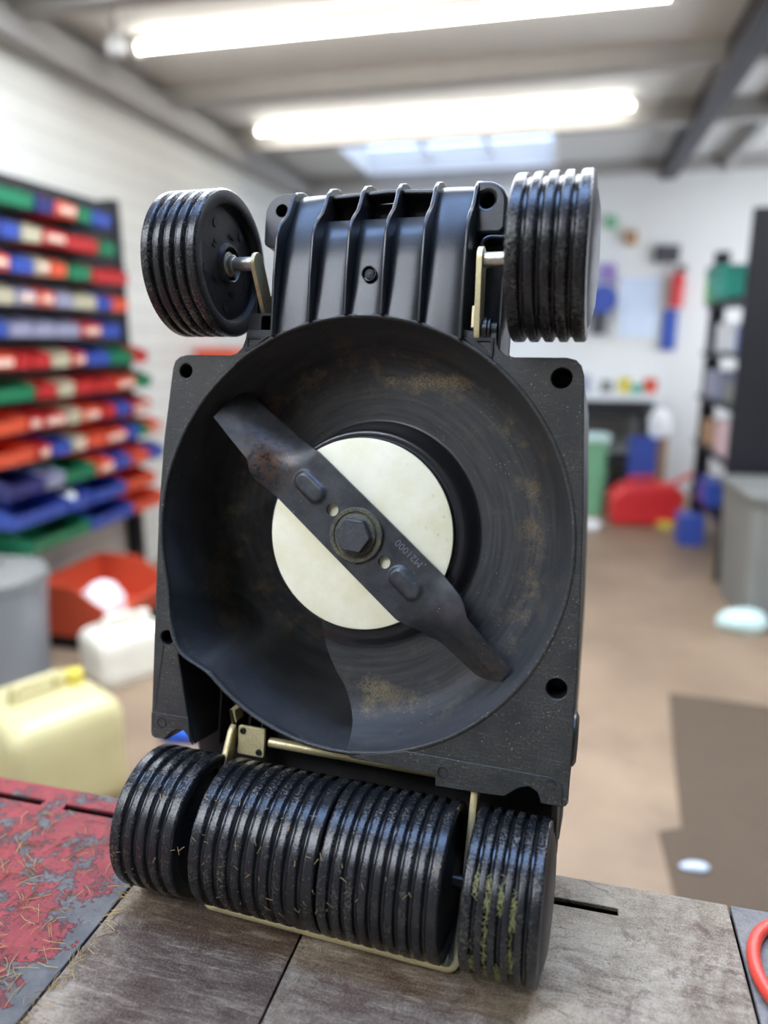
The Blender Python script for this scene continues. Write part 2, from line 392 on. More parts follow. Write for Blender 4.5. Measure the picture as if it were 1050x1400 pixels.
def smooth_path(pts, n=8):
    P = [Vector(p) for p in pts]; P = [P[0] * 2 - P[1]] + P + [P[-1] * 2 - P[-2]]; out = []
    for i in range(1, len(P) - 2):
        for k in range(n):
            t = k / n; a, b, c, d = P[i - 1:i + 3]
            out.append(.5 * ((2 * b) + (c - a) * t + (2 * a - 5 * b + 4 * c - d) * t * t + (3 * b - a - 3 * c + d) * t ** 3))
    return out + [P[-2]]
def round_corners(pts, r, n=6):
    P = [Vector(p) for p in pts]; out = [P[0]]
    for a, b, c in zip(P, P[1:], P[2:]):
        u, v = (a - b).normalized(), (c - b).normalized(); p, q = b + u * r, b + v * r
        out += [p * (1 - t) ** 2 + b * 2 * t * (1 - t) + q * t * t for t in [i / n for i in range(n + 1)]]
    return out + [P[-1]]
def copy_tree(o, parent=None):
    c = o.copy(); COL.objects.link(c)
    if parent: c.parent = parent
    for ch in list(o.children): copy_tree(ch, c)
    return c
def sstep(a, b, x):
    t = max(0, min(1, (x - a) / (b - a))); return t * t * (3 - 2 * t)
def interp(x, xs, ys):
    if x <= xs[0]: return ys[0]
    for a, b, p, q in zip(xs, xs[1:], ys, ys[1:]):
        if x <= b: return p + (q - p) * (x - a) / (b - a)
    return ys[-1]

# ------------------------------------------------------------------ the room
X0, X1, Y0, Y1 = -2.45, 2.4, -3.2, 6.9
def struct(name, bm, mat, **kw): return tag(link(name, bm, mat, **kw), kind='structure')
struct('floor', box(BM(), X0 - .1, X1 + .1, Y0 - .1, Y1 + .1, -.1, 0), 'floor', smooth=0)
struct('wall_left', box(BM(), X0 - .1, X0, Y0, Y1, 0, CEIL), 'wall', smooth=0)
wy0, wy1, wz0, wz1 = ADDED_WINDOW
struct('wall_right', prism(BM(), [(Y0, 0), (Y1, 0), (Y1, CEIL), (Y0, CEIL)], [[(wy0, wz0), (wy1, wz0), (wy1, wz1), (wy0, wz1)]], X1, X1 + .1, 'x'), 'brick_dark', smooth=0)
w = struct('window_5', prism(BM(), [(wy0 - .04, wz0 - .04), (wy1 + .04, wz0 - .04), (wy1 + .04, wz1 + .04), (wy0 - .04, wz1 + .04)], [[(wy0, wz0), (wy1, wz0), (wy1, wz1), (wy0, wz1)]], X1 - .02, X1, 'x'), 'trim_white', smooth=0)  # frame of the unseen opening added for light at the far end
link('pane', box(BM(), X1 + .08, X1 + .085, wy0, wy1, wz0, wz1), glass_mat(.72), w, smooth=0)
link('glazing_bar', box(BM(), X1 + .02, X1 + .06, (wy0 + wy1) / 2 - .02, (wy0 + wy1) / 2 + .02, wz0, wz1), 'trim_white', w, smooth=0)
struct('wall_back', box(BM(), X0 - .1, X1 + .1, Y1, Y1 + .1, 0, CEIL), 'far_wall', smooth=0)
struct('wall_front', box(BM(), X0 - .1, X1 + .1, Y0 - .1, Y0, 0, CEIL), 'front_wall', smooth=0)
bm = BM()
holes = [[(x0, y0), (x1, y0), (x1, y1), (x0, y1)] for x0, x1, y0, y1 in ROOFLIGHTS.values()]
prism(bm, [(X0 - .1, Y0 - .1), (X1 + .1, Y0 - .1), (X1 + .1, Y1 + .1), (X0 - .1, Y1 + .1)], holes, CEIL, CEIL + .18)
struct('ceiling', bm, 'ceil', smooth=0)
for i, (k, (x0, x1, y0, y1)) in enumerate(ROOFLIGHTS.items()):
    n = 3
    fr = prism(BM(), [(x0 - .03, y0 - .03), (x1 + .03, y0 - .03), (x1 + .03, y1 + .03), (x0 - .03, y1 + .03)], [[(x0, y0), (x1, y0), (x1, y1), (x0, y1)]], CEIL - .02, CEIL)
    w = struct('window_%d' % (i + 1), fr, 'trim_white', smooth=0)  # the middle one frames the opening added for background light
    for j in range(1, n):
        x = x0 + (x1 - x0) * j / n
        link('glazing_bar', box(BM(), x - .02, x + .02, y0, y1, CEIL + .10, CEIL + .16), 'trim_white', w, smooth=0)
    g = link('pane', box(BM(), x0, x1, y0, y1, CEIL + .165, CEIL + .17), glass_mat(.42, (.86, .94, 1.1)) if k == 'far' else glass_mat(.9, (.66, .80, 1.04)) if k == 'over' else glass_mat(.95), w, smooth=0)
# beams and the dark conduit
for i, (y, h) in enumerate(((3.05, .10), (4.35, .10), (5.32, .13), (6.85, .1))):
    struct('trim_%d' % (i + 1), box(BM(), X0, X1, y - .05, y + .05, CEIL - h, CEIL), 'beam', bevel=.004)
struct('trim_5', box(BM(), X0, X0 + .13, 1.0, Y1, CEIL - .20, CEIL - .06), 'beam', bevel=.01)
struct('trim_6', box(BM(), .70, .83, .5, Y1, CEIL - .15, CEIL), 'dark_beam', bevel=.01)
struct('trim_7', box(BM(), 1.15, 1.22, .5, Y1, CEIL - .10, CEIL), 'beam', bevel=.01)
# tube lights: the long axis runs across the room
def tube_light(x0, x1, y, label):
    t = empty('tube_light', ((x0 + x1) / 2, y, CEIL), label=label, cat='ceiling light', group='tube lights')
    L = (x1 - x0) / 2
    link('batten', prism(BM(), [(-.03, 0), (-.022, -.024), (.022, -.024), (.03, 0)], [], -L, L, 'x'), 'beam', t, bevel=.004)
    for s in (-1, 1): link('lamp_holder', box(BM(), s * L - .015, s * L + .015, -.025, .025, -.085, -.02), 'trim_white', t, bevel=.006)
    bm = lathe(BM(), [(-L + .015, 0), (-L + .015, .017), (L - .015, .017), (L - .015, 0)], 20, 'x', (0, 0, -.052))
    link('tube', bm, 'tube', t)
tube_light(-2.12, .36, 3.62, 'lit fluorescent tube light, the nearer one at the top edge of the picture')
tube_light(-2.13, .34, 5.13, 'lit fluorescent tube light, the farther one just before the rooflight')

# ------------------------------------------------------------------ the bench
MWM = Matrix(((0.99700, 0.01537, -0.07590), (-0.07746, 0.19785, -0.97717), (0.0, 0.98011, 0.19845)))
MT = Vector((-.1553, .5300, 1.2108))
RW, AV, AW = .056, -.248, .008                        # roller radius and axle position
BZ = (MWM @ Vector((0, AV, AW)) + MT).z - RW - .0003    # bench top
bench = empty('workbench', (-.19, .26, 0), 0, label='steel workbench with worn plates and a chipped red end plate under the mower', cat='workbench')
BO = Vector((-.19, .26, 0)); BROT = radians(-1.15)
bench.rotation_euler.z = BROT
RI = Matrix.Rotation(-BROT, 3, 'Z')
def b2(x, y): v = RI @ (Vector((x, y, 0)) - BO); return (v.x, v.y)
yb = b2(-.19, .5633)[1]; yf = -.36
def plate(name, x0, x1, slots, mat):
    """x0, x1 given at the far edge; plate with through slots near that edge."""
    a, b = b2(x0, .57)[0], b2(x1, .57)[0]
    hs = []
    for s0, s1, yy in slots:
        u0, v0 = b2(s0, yy); u1, _ = b2(s1, yy); hs.append([(u0, v0 - .004), (u1, v0 - .004), (u1, v0 + .004), (u0, v0 + .004)])
    o = link(name, prism(BM(), [(a, yf), (b, yf), (b, yb), (a, yb)], hs, BZ - .004, BZ), mat, bench, bevel=.0008)
    return o
p = plate('red_plate', -.90, -.3285, [(-.560, -.4785, .5452), (-.454, -.36, .5430)], 'red_plate'); tag(p, 'chipped red painted plate')
p = plate('plate', -.3262, -.1712, [], 'brown_plate'); tag(p, 'brown oil-stained plate')
p = plate('plate', -.1692, .1534, [(-.05, .0665, .5300)], 'pale_plate'); tag(p, 'pale worn plate with a slot')
p = plate('plate', .1556, .60, [], 'grey_plate'); tag(p, 'dark grey plate')
bx0, bx1 = -.70, .78
link('under_frame', prism(BM(), [(bx0, yf + .004), (bx1, yf + .004), (bx1, yb - .002), (bx0, yb - .002)], [[(bx0 + .04, yf + .03), (bx1 - .04, yf + .03), (bx1 - .04, yb - .007), (bx0 + .04, yb - .007)]], BZ - .09, BZ - .0041), 'bench_frame', bench)
link('under_tray', box(BM(), bx0 + .041, bx1 - .041, yf + .031, yb - .0071, BZ - .088, BZ - .080), 'dark', bench, smooth=0)  # near-black sheet added below so the slots look shadowed
link('shelf', box(BM(), bx0 + .03, bx1 - .03, yf + .04, yb - .04, .18, .20), 'bench_frame', bench)
for x in (bx0 + .07, bx1 - .07):
    for y in (yf + .05, yb - .05): link('leg', box(BM(), x - .025, x + .025, y - .025, y + .025, 0, BZ - .0901), 'bench_frame', bench)
# hose at the plate edge
hp = smooth_path([(x, y, BZ + .0048) for x, y in ((.30, .560), (.225, .552), (.192, .542), (.172, .528), (.1612, .507), (.1592, .482), (.166, .460), (.185, .438), (.23, .41), (.30, .385), (.42, .37))])
tag(link('air_hose', sweep(BM(), hp, circ(0, 0, .0048, 14), (0, 0, 1)), 'hose'), 'glossy red rubber hose looped on the grey bench plate', 'hose')
# dry grass on the bench
def clippings(n, place, L=(.006, .022), w=.00035, seed=1):
    rnd = random.Random(seed); bm = BM()
    for _ in range(n):
        p = place(rnd)
        if p is None: continue
        a = rnd.uniform(0, 2 * pi); l = rnd.uniform(*L); k = rnd.uniform(-.5, .5); z = rnd.uniform(.0004, .002)
        pts = [Vector((p[0] + cos(a + k * t) * l * t, p[1] + sin(a + k * t) * l * t, p[2] + z + .002 * sin(pi * t) * rnd.random())) for t in (0, .5, 1)]
        sweep(bm, pts, [(-w, 0), (0, w), (w, 0)], (0, 0, 1))
    return bm
def on_red(r):
    cx, cy, s = r.choice([(-.43, .46, .045), (-.40, .41, .03), (-.38, .36, .025), (-.45, .49, .05), (-.39, .51, .05)])
    x, y = r.gauss(cx, s), r.gauss(cy, s * .6)
    return (x, y, BZ) if x < -.337 and y < .535 else None
def on_seam(r): return (r.gauss(-.3262, .0025), r.uniform(.33, .46), BZ + .0004)
tag(link('dry_grass_clippings', clippings(170, on_red, seed=3), 'straw', smooth=0), 'scattered dry grass clippings on the red bench plate', 'grass', kind='stuff')
tag(link('seam_grass', clippings(70, on_seam, (.004, .012), seed=5), 'straw', smooth=0), 'dry grass caught in the seam beside the red plate', 'grass', kind='stuff')

# ------------------------------------------------------------------ the mower (local axes: right, up, towards the viewer)
mower = empty('lawn_mower', label='black rotary lawn mower stood on its rear rollers showing its blade and underside', cat='lawn mower')
mower.matrix_world = Matrix.Translation(MT) @ MWM.to_4x4()
def part(name, bm, mat, parent=None, **kw): return link(name, bm, mat, parent or mower, **kw)

def rim_r(a):
    """Radius of the chamber mouth; it bulges outward at the scroll's outlet."""
    d = math.degrees(a) % 360
    r = .1690
    if 196 < d < 229: r += .0125 * (sstep(196, 216, d) if d <= 216 else (1 - sstep(216, 229, d)) ** 1.2)
    return r
NR = 240
hole = [(rim_r(2 * pi * i / NR) * cos(2 * pi * i / NR), rim_r(2 * pi * i / NR) * sin(2 * pi * i / NR)) for i in range(NR)]
def rimarc(a, b, off, n): return [((rim_r(radians(t)) + off) * cos(radians(t)), (rim_r(radians(t)) + off) * sin(radians(t))) for t in [a + (b - a) * i / (n - 1) for i in range(n)]]
outline = [(-.1665, .128), (-.1645, .1345), (-.1600, .1380), (-.1535, .1395), (-.113, .1393), (-.107, .1410), (-.1020, .1460), (-.0995, .153), (-.0985, .160), (-.0745, .160)]
outline += rimarc(114.5, 65.5, .0052, 30)
outline += [(.0745, .160), (.1050, .157), (.1052, .150), (.1080, .1445), (.1125, .1410), (.119, .1395), (.156, .1395), (.1625, .138), (.1665, .134), (.1688, .127), (.1750, .031), (.1786, -.073), (.1790, -.178), (.1775, -.181), (.1745, -.1822),
            (.1598, -.1822), (.1590, -.1785), (.1571, -.1745), (.1505, -.1712), (.1439, -.1735), (.1385, -.178), (.1337, -.1822), (.1202, -.1828), (.0812, -.1840), (.0806, -.1750), (.0127, -.1745)]
outline += rimarc(274, 217.5, .0036, 50)[1:]
outline += [(-.1478, -.1130), (-.1300, -.1888), (-.1335, -.1810), (-.1380, -.1770), (-.1445, -.1772), (-.1500, -.1812), (-.1555, -.1878), (-.166, -.1878), (-.1690, -.1865), (-.1703, -.1835), (-.1718, -.10), (-.1736, .0064), (-.1716, .07)]
HOLES = [(-.1537, .1262, .0060), (.1535, .1250, .0074), (-.1594, -.1001, .0064), (.1653, -.0972, .0076)]
hs = [hole] + [circ(x, y, r, 24) for x, y, r in HOLES]
part('deck_flange', prism(BM(), outline, hs, -.0035, 0), 'deck', bevel=.0011)
for x, y, r in HOLES:                                     # sockets behind the four holes
    part('socket', lathe(BM(), [(-.0036, r + .002), (-.0036, r + .0001), (-.030, r * .9), (-.030, 0)], 24, 'z', (x, y, 0)), 'dark')
# skirt: the outline carried back, with the outer skin drawn in a little
bm = BM(); prev = None
cen = Vector((.004, -.02))
for w, k in ((-.0035, .998), (-.05, .992), (-.112, .985), (-.17, .980), (-.2125, .975)):
    row = [bm.verts.new(((p[0] - cen.x) * k + cen.x, (p[1] - cen.y) * k + cen.y, w)) for p in outline]
    if prev:
        for i in range(len(row)):
            j = (i + 1) % len(row); bm.faces.new([prev[i], prev[j], row[j], row[i]])
    prev = row
part('deck_skirt', bm, 'deck_side')
o2 = [((p[0] - cen.x) * .975 + cen.x, (p[1] - cen.y) * .975 + cen.y) for p in outline]
part('deck_back', prism(BM(), o2, [], -.2165, -.2120), 'deck_side')
part('motor_cover', lathe(BM(), [(-.2166, .115), (-.24, .11), (-.26, .09), (-.27, .06), (-.272, 0)], 48, 'z'), 'deck_side')

# chamber bowl: a scroll that gets deeper counter-clockwise from the step at the bottom
def step_ang(r): return interp(r, [.080, .094, .130, .1556, .172], [-113.5, -108.5, -93.2, -88.6, -87.0])
def depth(s): return interp(s, [0, .08, .25, .5, .75, .9, 1], [.035, .038, .045, .058, .085, .150, .200])
bm = BM(); NS = 200; rows = []
fr = [0, .004, .012, .03, .06, .1, .15, .22, .30, .38, .46, .54]
for i in range(NS + 1):
    s = i / NS; d = depth(s); row = []
    kw = interp(s, [0, .3, .6, .8, 1], [.034, .034, .026, .02, .018])
    a_m = radians(step_ang(.169)) + 2 * pi * s
    R = rim_r(a_m) + .0004
    rs = [R - kw * x for x in [0, .01, .03, .06, .1, .16, .24, .34, .46, .6, .8, 1.0]]
    rs += [R - kw - (R - kw - .112) * x for x in (.33, .66, 1.0)]
    rs += [.106, .101, .098, .0965, .095, .0938, .0925, .091, .0895, .088, .0865, .085, .0835, .082, .080]
    for r in rs:
        x = max(0, min(1, (R - r) / kw))
        w = -.0015 - (d - .0015) * (1 - (1 - x) ** 2.3)
        t = 1 - sstep(.0840, .0960, r)
        w = w * (1 - t) + (-.0335) * t
        a = radians(step_ang(r)) + 2 * pi * s
        row.append(bm.verts.new((r * cos(a), r * sin(a), w)))
    rows.append(row)
for A, B in zip(rows, rows[1:]):
    for j in range(len(A) - 1): bm.faces.new([A[j], A[j + 1], B[j + 1], B[j]])
A, B = rows[-1], rows[0]
for j in range(len(A) - 1): bm.faces.new([A[j], A[j + 1], B[j + 1], B[j]])
bm.faces.new([r[-1] for r in rows[:-1]])
part('cutting_chamber', bm, 'bowl', smooth=50)
# rolled lip round the mouth
bm = BM(); rr = []
for i in range(NR):
    a = 2 * pi * i / NR; R = rim_r(a); d = math.degrees(a) % 360
    lift = .0022 if 50 < d < 130 or 214 < d < 275 else .0009
    rr.append([bm.verts.new(((R + q) * cos(a), (R + q) * sin(a), w)) for q, w in ((.0002, -.0045), (-.0004, -.001), (.0000, lift * .6), (.0010, lift), (.0024, lift * .8), (.0036, -.0003), (.0036, -.0034))])
for i in range(NR):
    A, B = rr[i], rr[(i + 1) % NR]
    for j in range(len(A) - 1): bm.faces.new([A[j], A[j + 1], B[j + 1], B[j]])
part('chamber_lip', bm, 'deck', smooth=60)

# white disc, blade, washer, bolt
DISC = (-.0014, .0000)
bm = lathe(BM(), [(-.0382, .070), (-.0307, .0772), (-.0282, .0785), (-.0270, .0781), (-.0265, .0768), (-.0265, .030), (-.0265, 0)], 96, 'z', (DISC[0], DISC[1], 0))
part('white_disc', bm, 'disc')
part('hub_ring', lathe(BM(), [(-.060, .081), (-.0330, .0800), (-.0326, .0786), (-.046, .0775)], 96, 'z'), 'dark')
AX = Vector((.770, -.638)).normalized(); PR = Vector((-AX.y, AX.x)); BC = (-.0012, -.0002); BW = -.0210
def blade_w(s, t, hw):
    """Height of the blade's face at (s, t): twisted ends, raised pads."""
    q = abs(s); sg = 1 if s > 0 else -1
    tw = sstep(.070, .114, q); x = -sg * t                 # x > 0: the trailing wing, bent away from the viewer
    z = -tw * (.82 * x + .28 * (sqrt(x * x + .000016) - .004))
    for c in (-.0560, .0560):
        dx = max(0, abs(s - c) - .0075); dd = sqrt(dx * dx + t * t)
        z += .0030 * (1 - sstep(.0058, .0092, dd))
    return z
def half_flat(q): return interp(q, [0, .094, .101, .110, .161], [.0266, .0266, .0245, .0186, .0147])
def half_wing(q): return interp(q, [0, .070, .100, .161], [.0266, .0262, .0190, .0148])
bm = BM(); ns, nt = 232, 30; LB = .1610; TH = .0030
top, bot = [], []
for i in range(ns + 1):
    s = -LB + 2 * LB * i / ns; sg = 1 if s > 0 else -1; ra, rb = [], []
    hp_, hm_ = (half_flat(abs(s)), half_wing(abs(s))) if s > 0 else (half_wing(abs(s)), half_flat(abs(s)))
    for j in range(nt + 1):
        t = -hm_ + (hp_ + hm_) * j / nt; z = blade_w(s, t, 0); h = half_flat(abs(s))
        p = AX * (s - .18 * t * sstep(.13, .161, abs(s))) + PR * t
        thin = TH
        if abs(s) > .108 and t * sg > h * .70: thin = TH * (1 - .8 * (t * sg - h * .70) / (h * .30))
        ra.append(bm.verts.new((BC[0] + p.x, BC[1] + p.y, BW + z))); rb.append(bm.verts.new((BC[0] + p.x, BC[1] + p.y, BW + z - thin)))
    top.append(ra); bot.append(rb)
HB = [(-.0290, 0, .0053), (.0318, 0, .0053)]
skip = set()
for i in range(ns):
    for j in range(nt):
        bm.faces.new([top[i][j], top[i + 1][j], top[i + 1][j + 1], top[i][j + 1]])
        bm.faces.new([bot[i][j], bot[i][j + 1], bot[i + 1][j + 1], bot[i + 1][j]])
for i in range(ns):
    for j in (0, nt): bm.faces.new([top[i][j], bot[i][j], bot[i + 1][j], top[i + 1][j]])
for i in (0, ns):
    for j in range(nt): bm.faces.new([top[i][j], top[i][j + 1], bot[i][j + 1], bot[i][j]])
blade = part('blade', bm, 'blade', smooth=40)
bm = BM()
for s, t, r in HB:
    p = AX * s + PR * t
    lathe(bm, [(BW - .006, 0), (BW - .006, r), (BW + .006, r), (BW + .006, 0)], 28, 'z', (BC[0] + p.x, BC[1] + p.y, 0))
bmesh.ops.recalc_face_normals(bm, faces=bm.faces)
cutme = bpy.data.meshes.new('cutter'); bm.to_mesh(cutme); bm.free()
cut = bpy.data.objects.new('cutter', cutme); COL.objects.link(cut); cut.matrix_world = mower.matrix_world
bpy.context.view_layer.update()
bo = blade.modifiers.new('holes', 'BOOLEAN'); bo.operation = 'DIFFERENCE'; bo.object = cut; bo.solver = 'EXACT'
dg = bpy.context.evaluated_depsgraph_get()
me = bpy.data.meshes.new_from_object(blade.evaluated_get(dg)); blade.modifiers.clear(); blade.data = me
bpy.data.objects.remove(cut)
BCX, BCY = -.0012, -.0006
bm = lathe(BM(), [(BW + .0001, .0226), (BW + .0022, .0226), (BW + .0030, .0218), (BW + .0030, .0192), (BW + .0020, .0186), (BW + .0020, .0176), (BW + .0035, .0170), (BW + .0040, .0160), (BW + .0040, 0)], 48, 'z', (BCX, BCY, 0))
part('washer', bm, 'washer', blade)
hexa = [(.0152 * cos(radians(a - 4)), .0152 * sin(radians(a - 4))) for a in range(0, 360, 60)]
bm = prism(BM(), [(BCX + x, BCY + y) for x, y in hexa], [], BW + .0041, BW + .0115)
bolt = part('hex_bolt', bm, 'bolt', blade, bevel=.0012)
# stamped number, read with the mower on its wheels the other way up
fc = bpy.data.curves.new('stamped_number', 'FONT'); fc.body = 'M21000'; fc.size = .0082; fc.extrude = .00018; fc.space_character = 1.05
fo = bpy.data.objects.new('number_outline', fc); COL.objects.link(fo); bpy.context.view_layer.update()
me = bpy.data.meshes.new_from_object(fo.evaluated_get(bpy.context.evaluated_depsgraph_get())); bpy.data.objects.remove(fo)
simple('stamp_grey', 118, 120, 124, .4, .4)
fo = link('stamped_number', me, 'stamp_grey', blade, smooth=0)
p = AX * .0555 + PR * .0222
ang = atan2(-AX.y, -AX.x)
fo.location = (BC[0] + p.x, BC[1] + p.y, BW + .0001); fo.rotation_euler = (0, 0, ang)

# ribbed front housing
AR = .1705
def pbase(u): return sqrt(max(1e-6, AR ** 2 - u * u))
PROF_P = [(0, .0020), (.02, -.001), (.045, -.004), (.062, -.008), (.076, -.0135), (.088, -.0185), (.098, -.0235), (.1055, -.030), (.1095, -.040), (.1105, -.052)]
PROF_R = [(0, .0060), (.03, .0075), (.060, .0062), (.070, .0035), (.0775, -.003), (.084, -.010), (.092, -.0145), (.1000, -.0185), (.1075, -.0265), (.1120, -.038), (.1130, -.052)]
RIBS = [-.0735, -.0425, -.0125, .0170, .0470, .0790]
def vtop(u): return .2785 - .35 * (u - .002) ** 2
def prof(u, P, frac=1.0):
    b = pbase(u); top = vtop(u) - .2765 + (.001 if P is PROF_R else 0)
    return [(b, P[0][1])] + [(.1700 + v + top * (v / .11) ** 2, w) for v, w in P[1:]]
for k in range(5):
    ua, ub = RIBS[k], RIBS[k + 1]; nu = 12; bm = BM(); g = []
    cut_slot = 1 <= k <= 3
    for i in range(nu + 1):
        u = ua + (ub - ua) * i / nu; f = i / nu
        row = []
        for v, w in [(a, b) for a, b in prof(u, PROF_P)]:
            row.append((u, v, w - .0022 * (2 * f - 1) ** 4))
        if cut_slot:
            row = [p for p in row if p[1] < .2445] + [(u, .2495, -.0165), (u, .2505, -.0185), (u, .2500, -.040)]
        g.append([bm.verts.new(p) for p in row])
    for A, B in zip(g, g[1:]):
        for j in range(min(len(A), len(B)) - 1): bm.faces.new([A[j], A[j + 1], B[j + 1], B[j]])
    part('ribbed_panel', bm, 'panel', smooth=40)
for u in RIBS:
    P = prof(u, PROF_R)
    poly = [(v, w) for v, w in P] + [(P[0][0] + .003, -.052)]
    h = .0014
    part('rib', prism(BM(), poly, [], u - h, u + h, 'x'), 'panel', bevel=.0008, smooth=30)
# slot pockets and upper lip
part('slot_back', box(BM(), RIBS[1], RIBS[4], .246, .2725, -.050, -.046), 'deck_side')
bm = BM(); sweep(bm, [(RIBS[1], .2722, -.036), (.006, .2745, -.036), (RIBS[4], .2722, -.036)], rrect(-.0018, .0018, -.010, .010, .0012, 4), (0, 1, 0))
part('slot_lip', bm, 'panel', smooth=40)
part('housing', prism(BM(), [(-.086, .1745), (.098, .1745), (.098, .245), (.09, .265), (.07, .2735), (-.058, .2735), (-.078, .265), (-.086, .245)], [], -.115, -.0505), 'deck_side', bevel=.012, seg=3)
hc = [(-.0885, .2535, .0052, 'l'), (.0905, .2540, .0056, 'r')]
# cheeks beside the outer ribs
def cheek(sg, u_in, u_out, v0, v1, hu, hv, hr):
    a, b = sorted((u_in, u_out)); r = .017
    pts = rrect(a, b, v0, v1, .003, 4)
    n = 7
    if sg > 0: pts = [(b - r + r * cos(pi / 2 * i / 8), v1 - r + r * sin(pi / 2 * i / 8)) for i in range(9)] + [(a, v1), (a, v0), (b - .004, v0), (b, v0 + .004)]
    else: pts = [(a + r + r * cos(pi / 2 + pi / 2 * i / 8), v1 - r + r * sin(pi / 2 + pi / 2 * i / 8)) for i in range(9)] + [(a + .005 + .005 * cos(pi + pi / 2 * i / 4), v0 + .005 + .005 * sin(pi + pi / 2 * i / 4)) for i in range(5)] + [(b, v0), (b, v1)]
    part('cheek', prism(BM(), pts, [circ(hu, hv, hr, 24)], -.075, -.0215), 'panel', bevel=.0045, seg=3, smooth=60)
    part('socket', lathe(BM(), [(-.030, hr), (-.050, hr * .9), (-.050, 0)], 24, 'z', (hu, hv, 0)), 'dark')
cheek(-1, -.0720, -.0985, .2330, .2760, -.0840, .2625, .0052)
cheek(1, .0780, .1030, .2360, .2765, .0870, .2620, .0058)
# side bays behind the arms
part('bay_wall', box(BM(), -.1000, -.0725, .150, .232, -.062, -.050), 'deck_side')
part('bay_wall', box(BM(), .0860, .1075, .145, .234, -.052, -.044), 'deck_side')
part('bay_fin', box(BM(), .1050, .1075, .145, .215, -.052, -.004), 'deck_side', bevel=.0008)
part('bay_fin', box(BM(), -.0975, -.0955, .160, .196, -.052, -.010), 'deck_side', bevel=.0008)
part('bay_edge', sweep(BM(), round_corners([(.0875, .156, -.004), (.0875, .231, -.012), (.107, .231, -.016)], .008), circ(0, 0, .0016, 8), (0, 0, 1)), 'panel')
# little moulded boxes at the neck
bm = prism(BM(), rrect(-.0985, -.0745, .157, .1735, .002, 3), [rrect(-.0868, -.0766, .159, .1715, .002, 3)], -.03, -.0015)
part('neck_box', bm, 'panel', bevel=.0006)
bm = prism(BM(), [(.0800, .1535), (.1035, .1535), (.1035, .1385), (.0985, .1395)], [[(.0915, .1505), (.1010, .1505), (.1010, .1425)]], -.004, .0012)
part('neck_web', bm, 'panel', bevel=.0005)
part('neck_web', prism(BM(), [(-.0985, .1545), (-.0985, .143), (-.0955, .1425), (-.078, .1545)], [[(-.0965, .1525), (-.0965, .1455), (-.0860, .1525)]], -.004, .0012), 'panel', bevel=.0005)
def screw(x, y, w, r=.0036):
    o = part('screw', lathe(BM(), [(w - .001, r * 1.3), (w + .0004, r * 1.3), (w + .0004, r * 1.12), (w - .0030, r * 1.1), (w - .0030, r * .9), (w - .0012, r * .8), (w - .0008, 0)], 20, 'z', (x, y, 0)), 'dark')  # near-black disc paints the shade of a recessed screw hole
    link('screw_slot', box(box(BM(), x - r * .5, x + r * .5, y - .0004, y + .0004, w - .0010, w - .0006), x - .0004, x + .0004, y - r * .5, y + r * .5, w - .0010, w - .00061), 'screw', o, smooth=0)
screw(.0035, .2025, .0006, .0046); screw(.0865, .1560, -.006, .0034)

# wheels and rollers ---------------------------------------------------
def tread(width, n, R, depth=.0034, ridge=.62):
    """n ridges with rounded grooves between; returns (along, radius)."""
    p = []; pitch = width / n; N = n * 16
    for i in range(N + 1):
        x = -width / 2 + width * i / N; f = ((x + width / 2) / pitch) % 1.0
        d = 0
        if not (x < -width / 2 + pitch * .5 or x > width / 2 - pitch * .5):
            e = min(f, 1 - f)                                   # distance from a groove's centre line
            d = depth * (1 - sstep(.05, .5 - ridge / 2 + .10, e))
        e2 = min(x + width / 2, width / 2 - x)
        d += .0016 * (1 - min(1, e2 / .0018)) ** 2
        p.append((x, R - d))
    return p
def wheel(name, u0, u1, v, w, n, inner, parent=mower, RW=.056):
    """inner: +1 when the open side faces right (towards +u), -1 to the left."""
    W = u1 - u0; T = tread(W, n, RW)
    g = inner
    o = link(name, lathe(BM(), [(p, r) for p, r in T], 112), 'wheel', parent, loc=((u0 + u1) / 2, v, w), smooth=50)
    h = W / 2
    # open face
    f = [(h, RW - .0016), (h + .0004, RW - .0030), (h + .0002, .0475), (h - .0008, .0458), (h - .0055, .0448), (h - .0062, .0435), (h - .0055, .020), (h - .0048, .0165), (h - .0015, .0152), (h - .0010, .0136), (h - .0020, .0128), (h - .0060, .0120), (h - .0060, 0)]
    c = [(h, RW - .0016), (h + .0004, RW - .0040), (h + .0003, .0480), (h + .0006, .0470), (h + .0020, .044), (h + .0040, .034), (h + .0048, .018), (h + .0050, 0)]
    fa = link('wheel_face', lathe(BM(), [(g * x, r) for x, r in f], 80), 'wheel_face', o, smooth=30)
    bm = BM()
    for a in (38, 110, 182, 254, 326):
        ca, sa = cos(radians(a)), sin(radians(a)); q = 1 if g > 0 else -1
        lathe(bm, [(g * (h - .0052), 0), (g * (h - .0052), .0036), (g * (h - .0058), .0036)], 14, 'x', (0, .034 * ca, .034 * sa))
        for k in (-1, 1):
            b = radians(a + 25 + k * 5); box(bm, min(g * (h - .006), g * (h - .0048)), max(g * (h - .006), g * (h - .0048)), .0235 * cos(b) - .001, .0235 * cos(b) + .001, .0235 * sin(b) - .0022, .0235 * sin(b) + .0022)
    link('face_recess', bm, 'dark', o, smooth=0)
    link('hub_cap', lathe(BM(), [(-g * x, r) for x, r in c], 64), 'wheel_face', o, smooth=40)
    return o
FV, FW = .2120, .003
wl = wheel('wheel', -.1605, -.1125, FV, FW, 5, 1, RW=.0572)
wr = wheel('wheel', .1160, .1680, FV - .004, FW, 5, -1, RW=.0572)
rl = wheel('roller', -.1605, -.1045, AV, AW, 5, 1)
rr_ = wheel('roller', .1165, .1690, AV, AW, 6, -1)
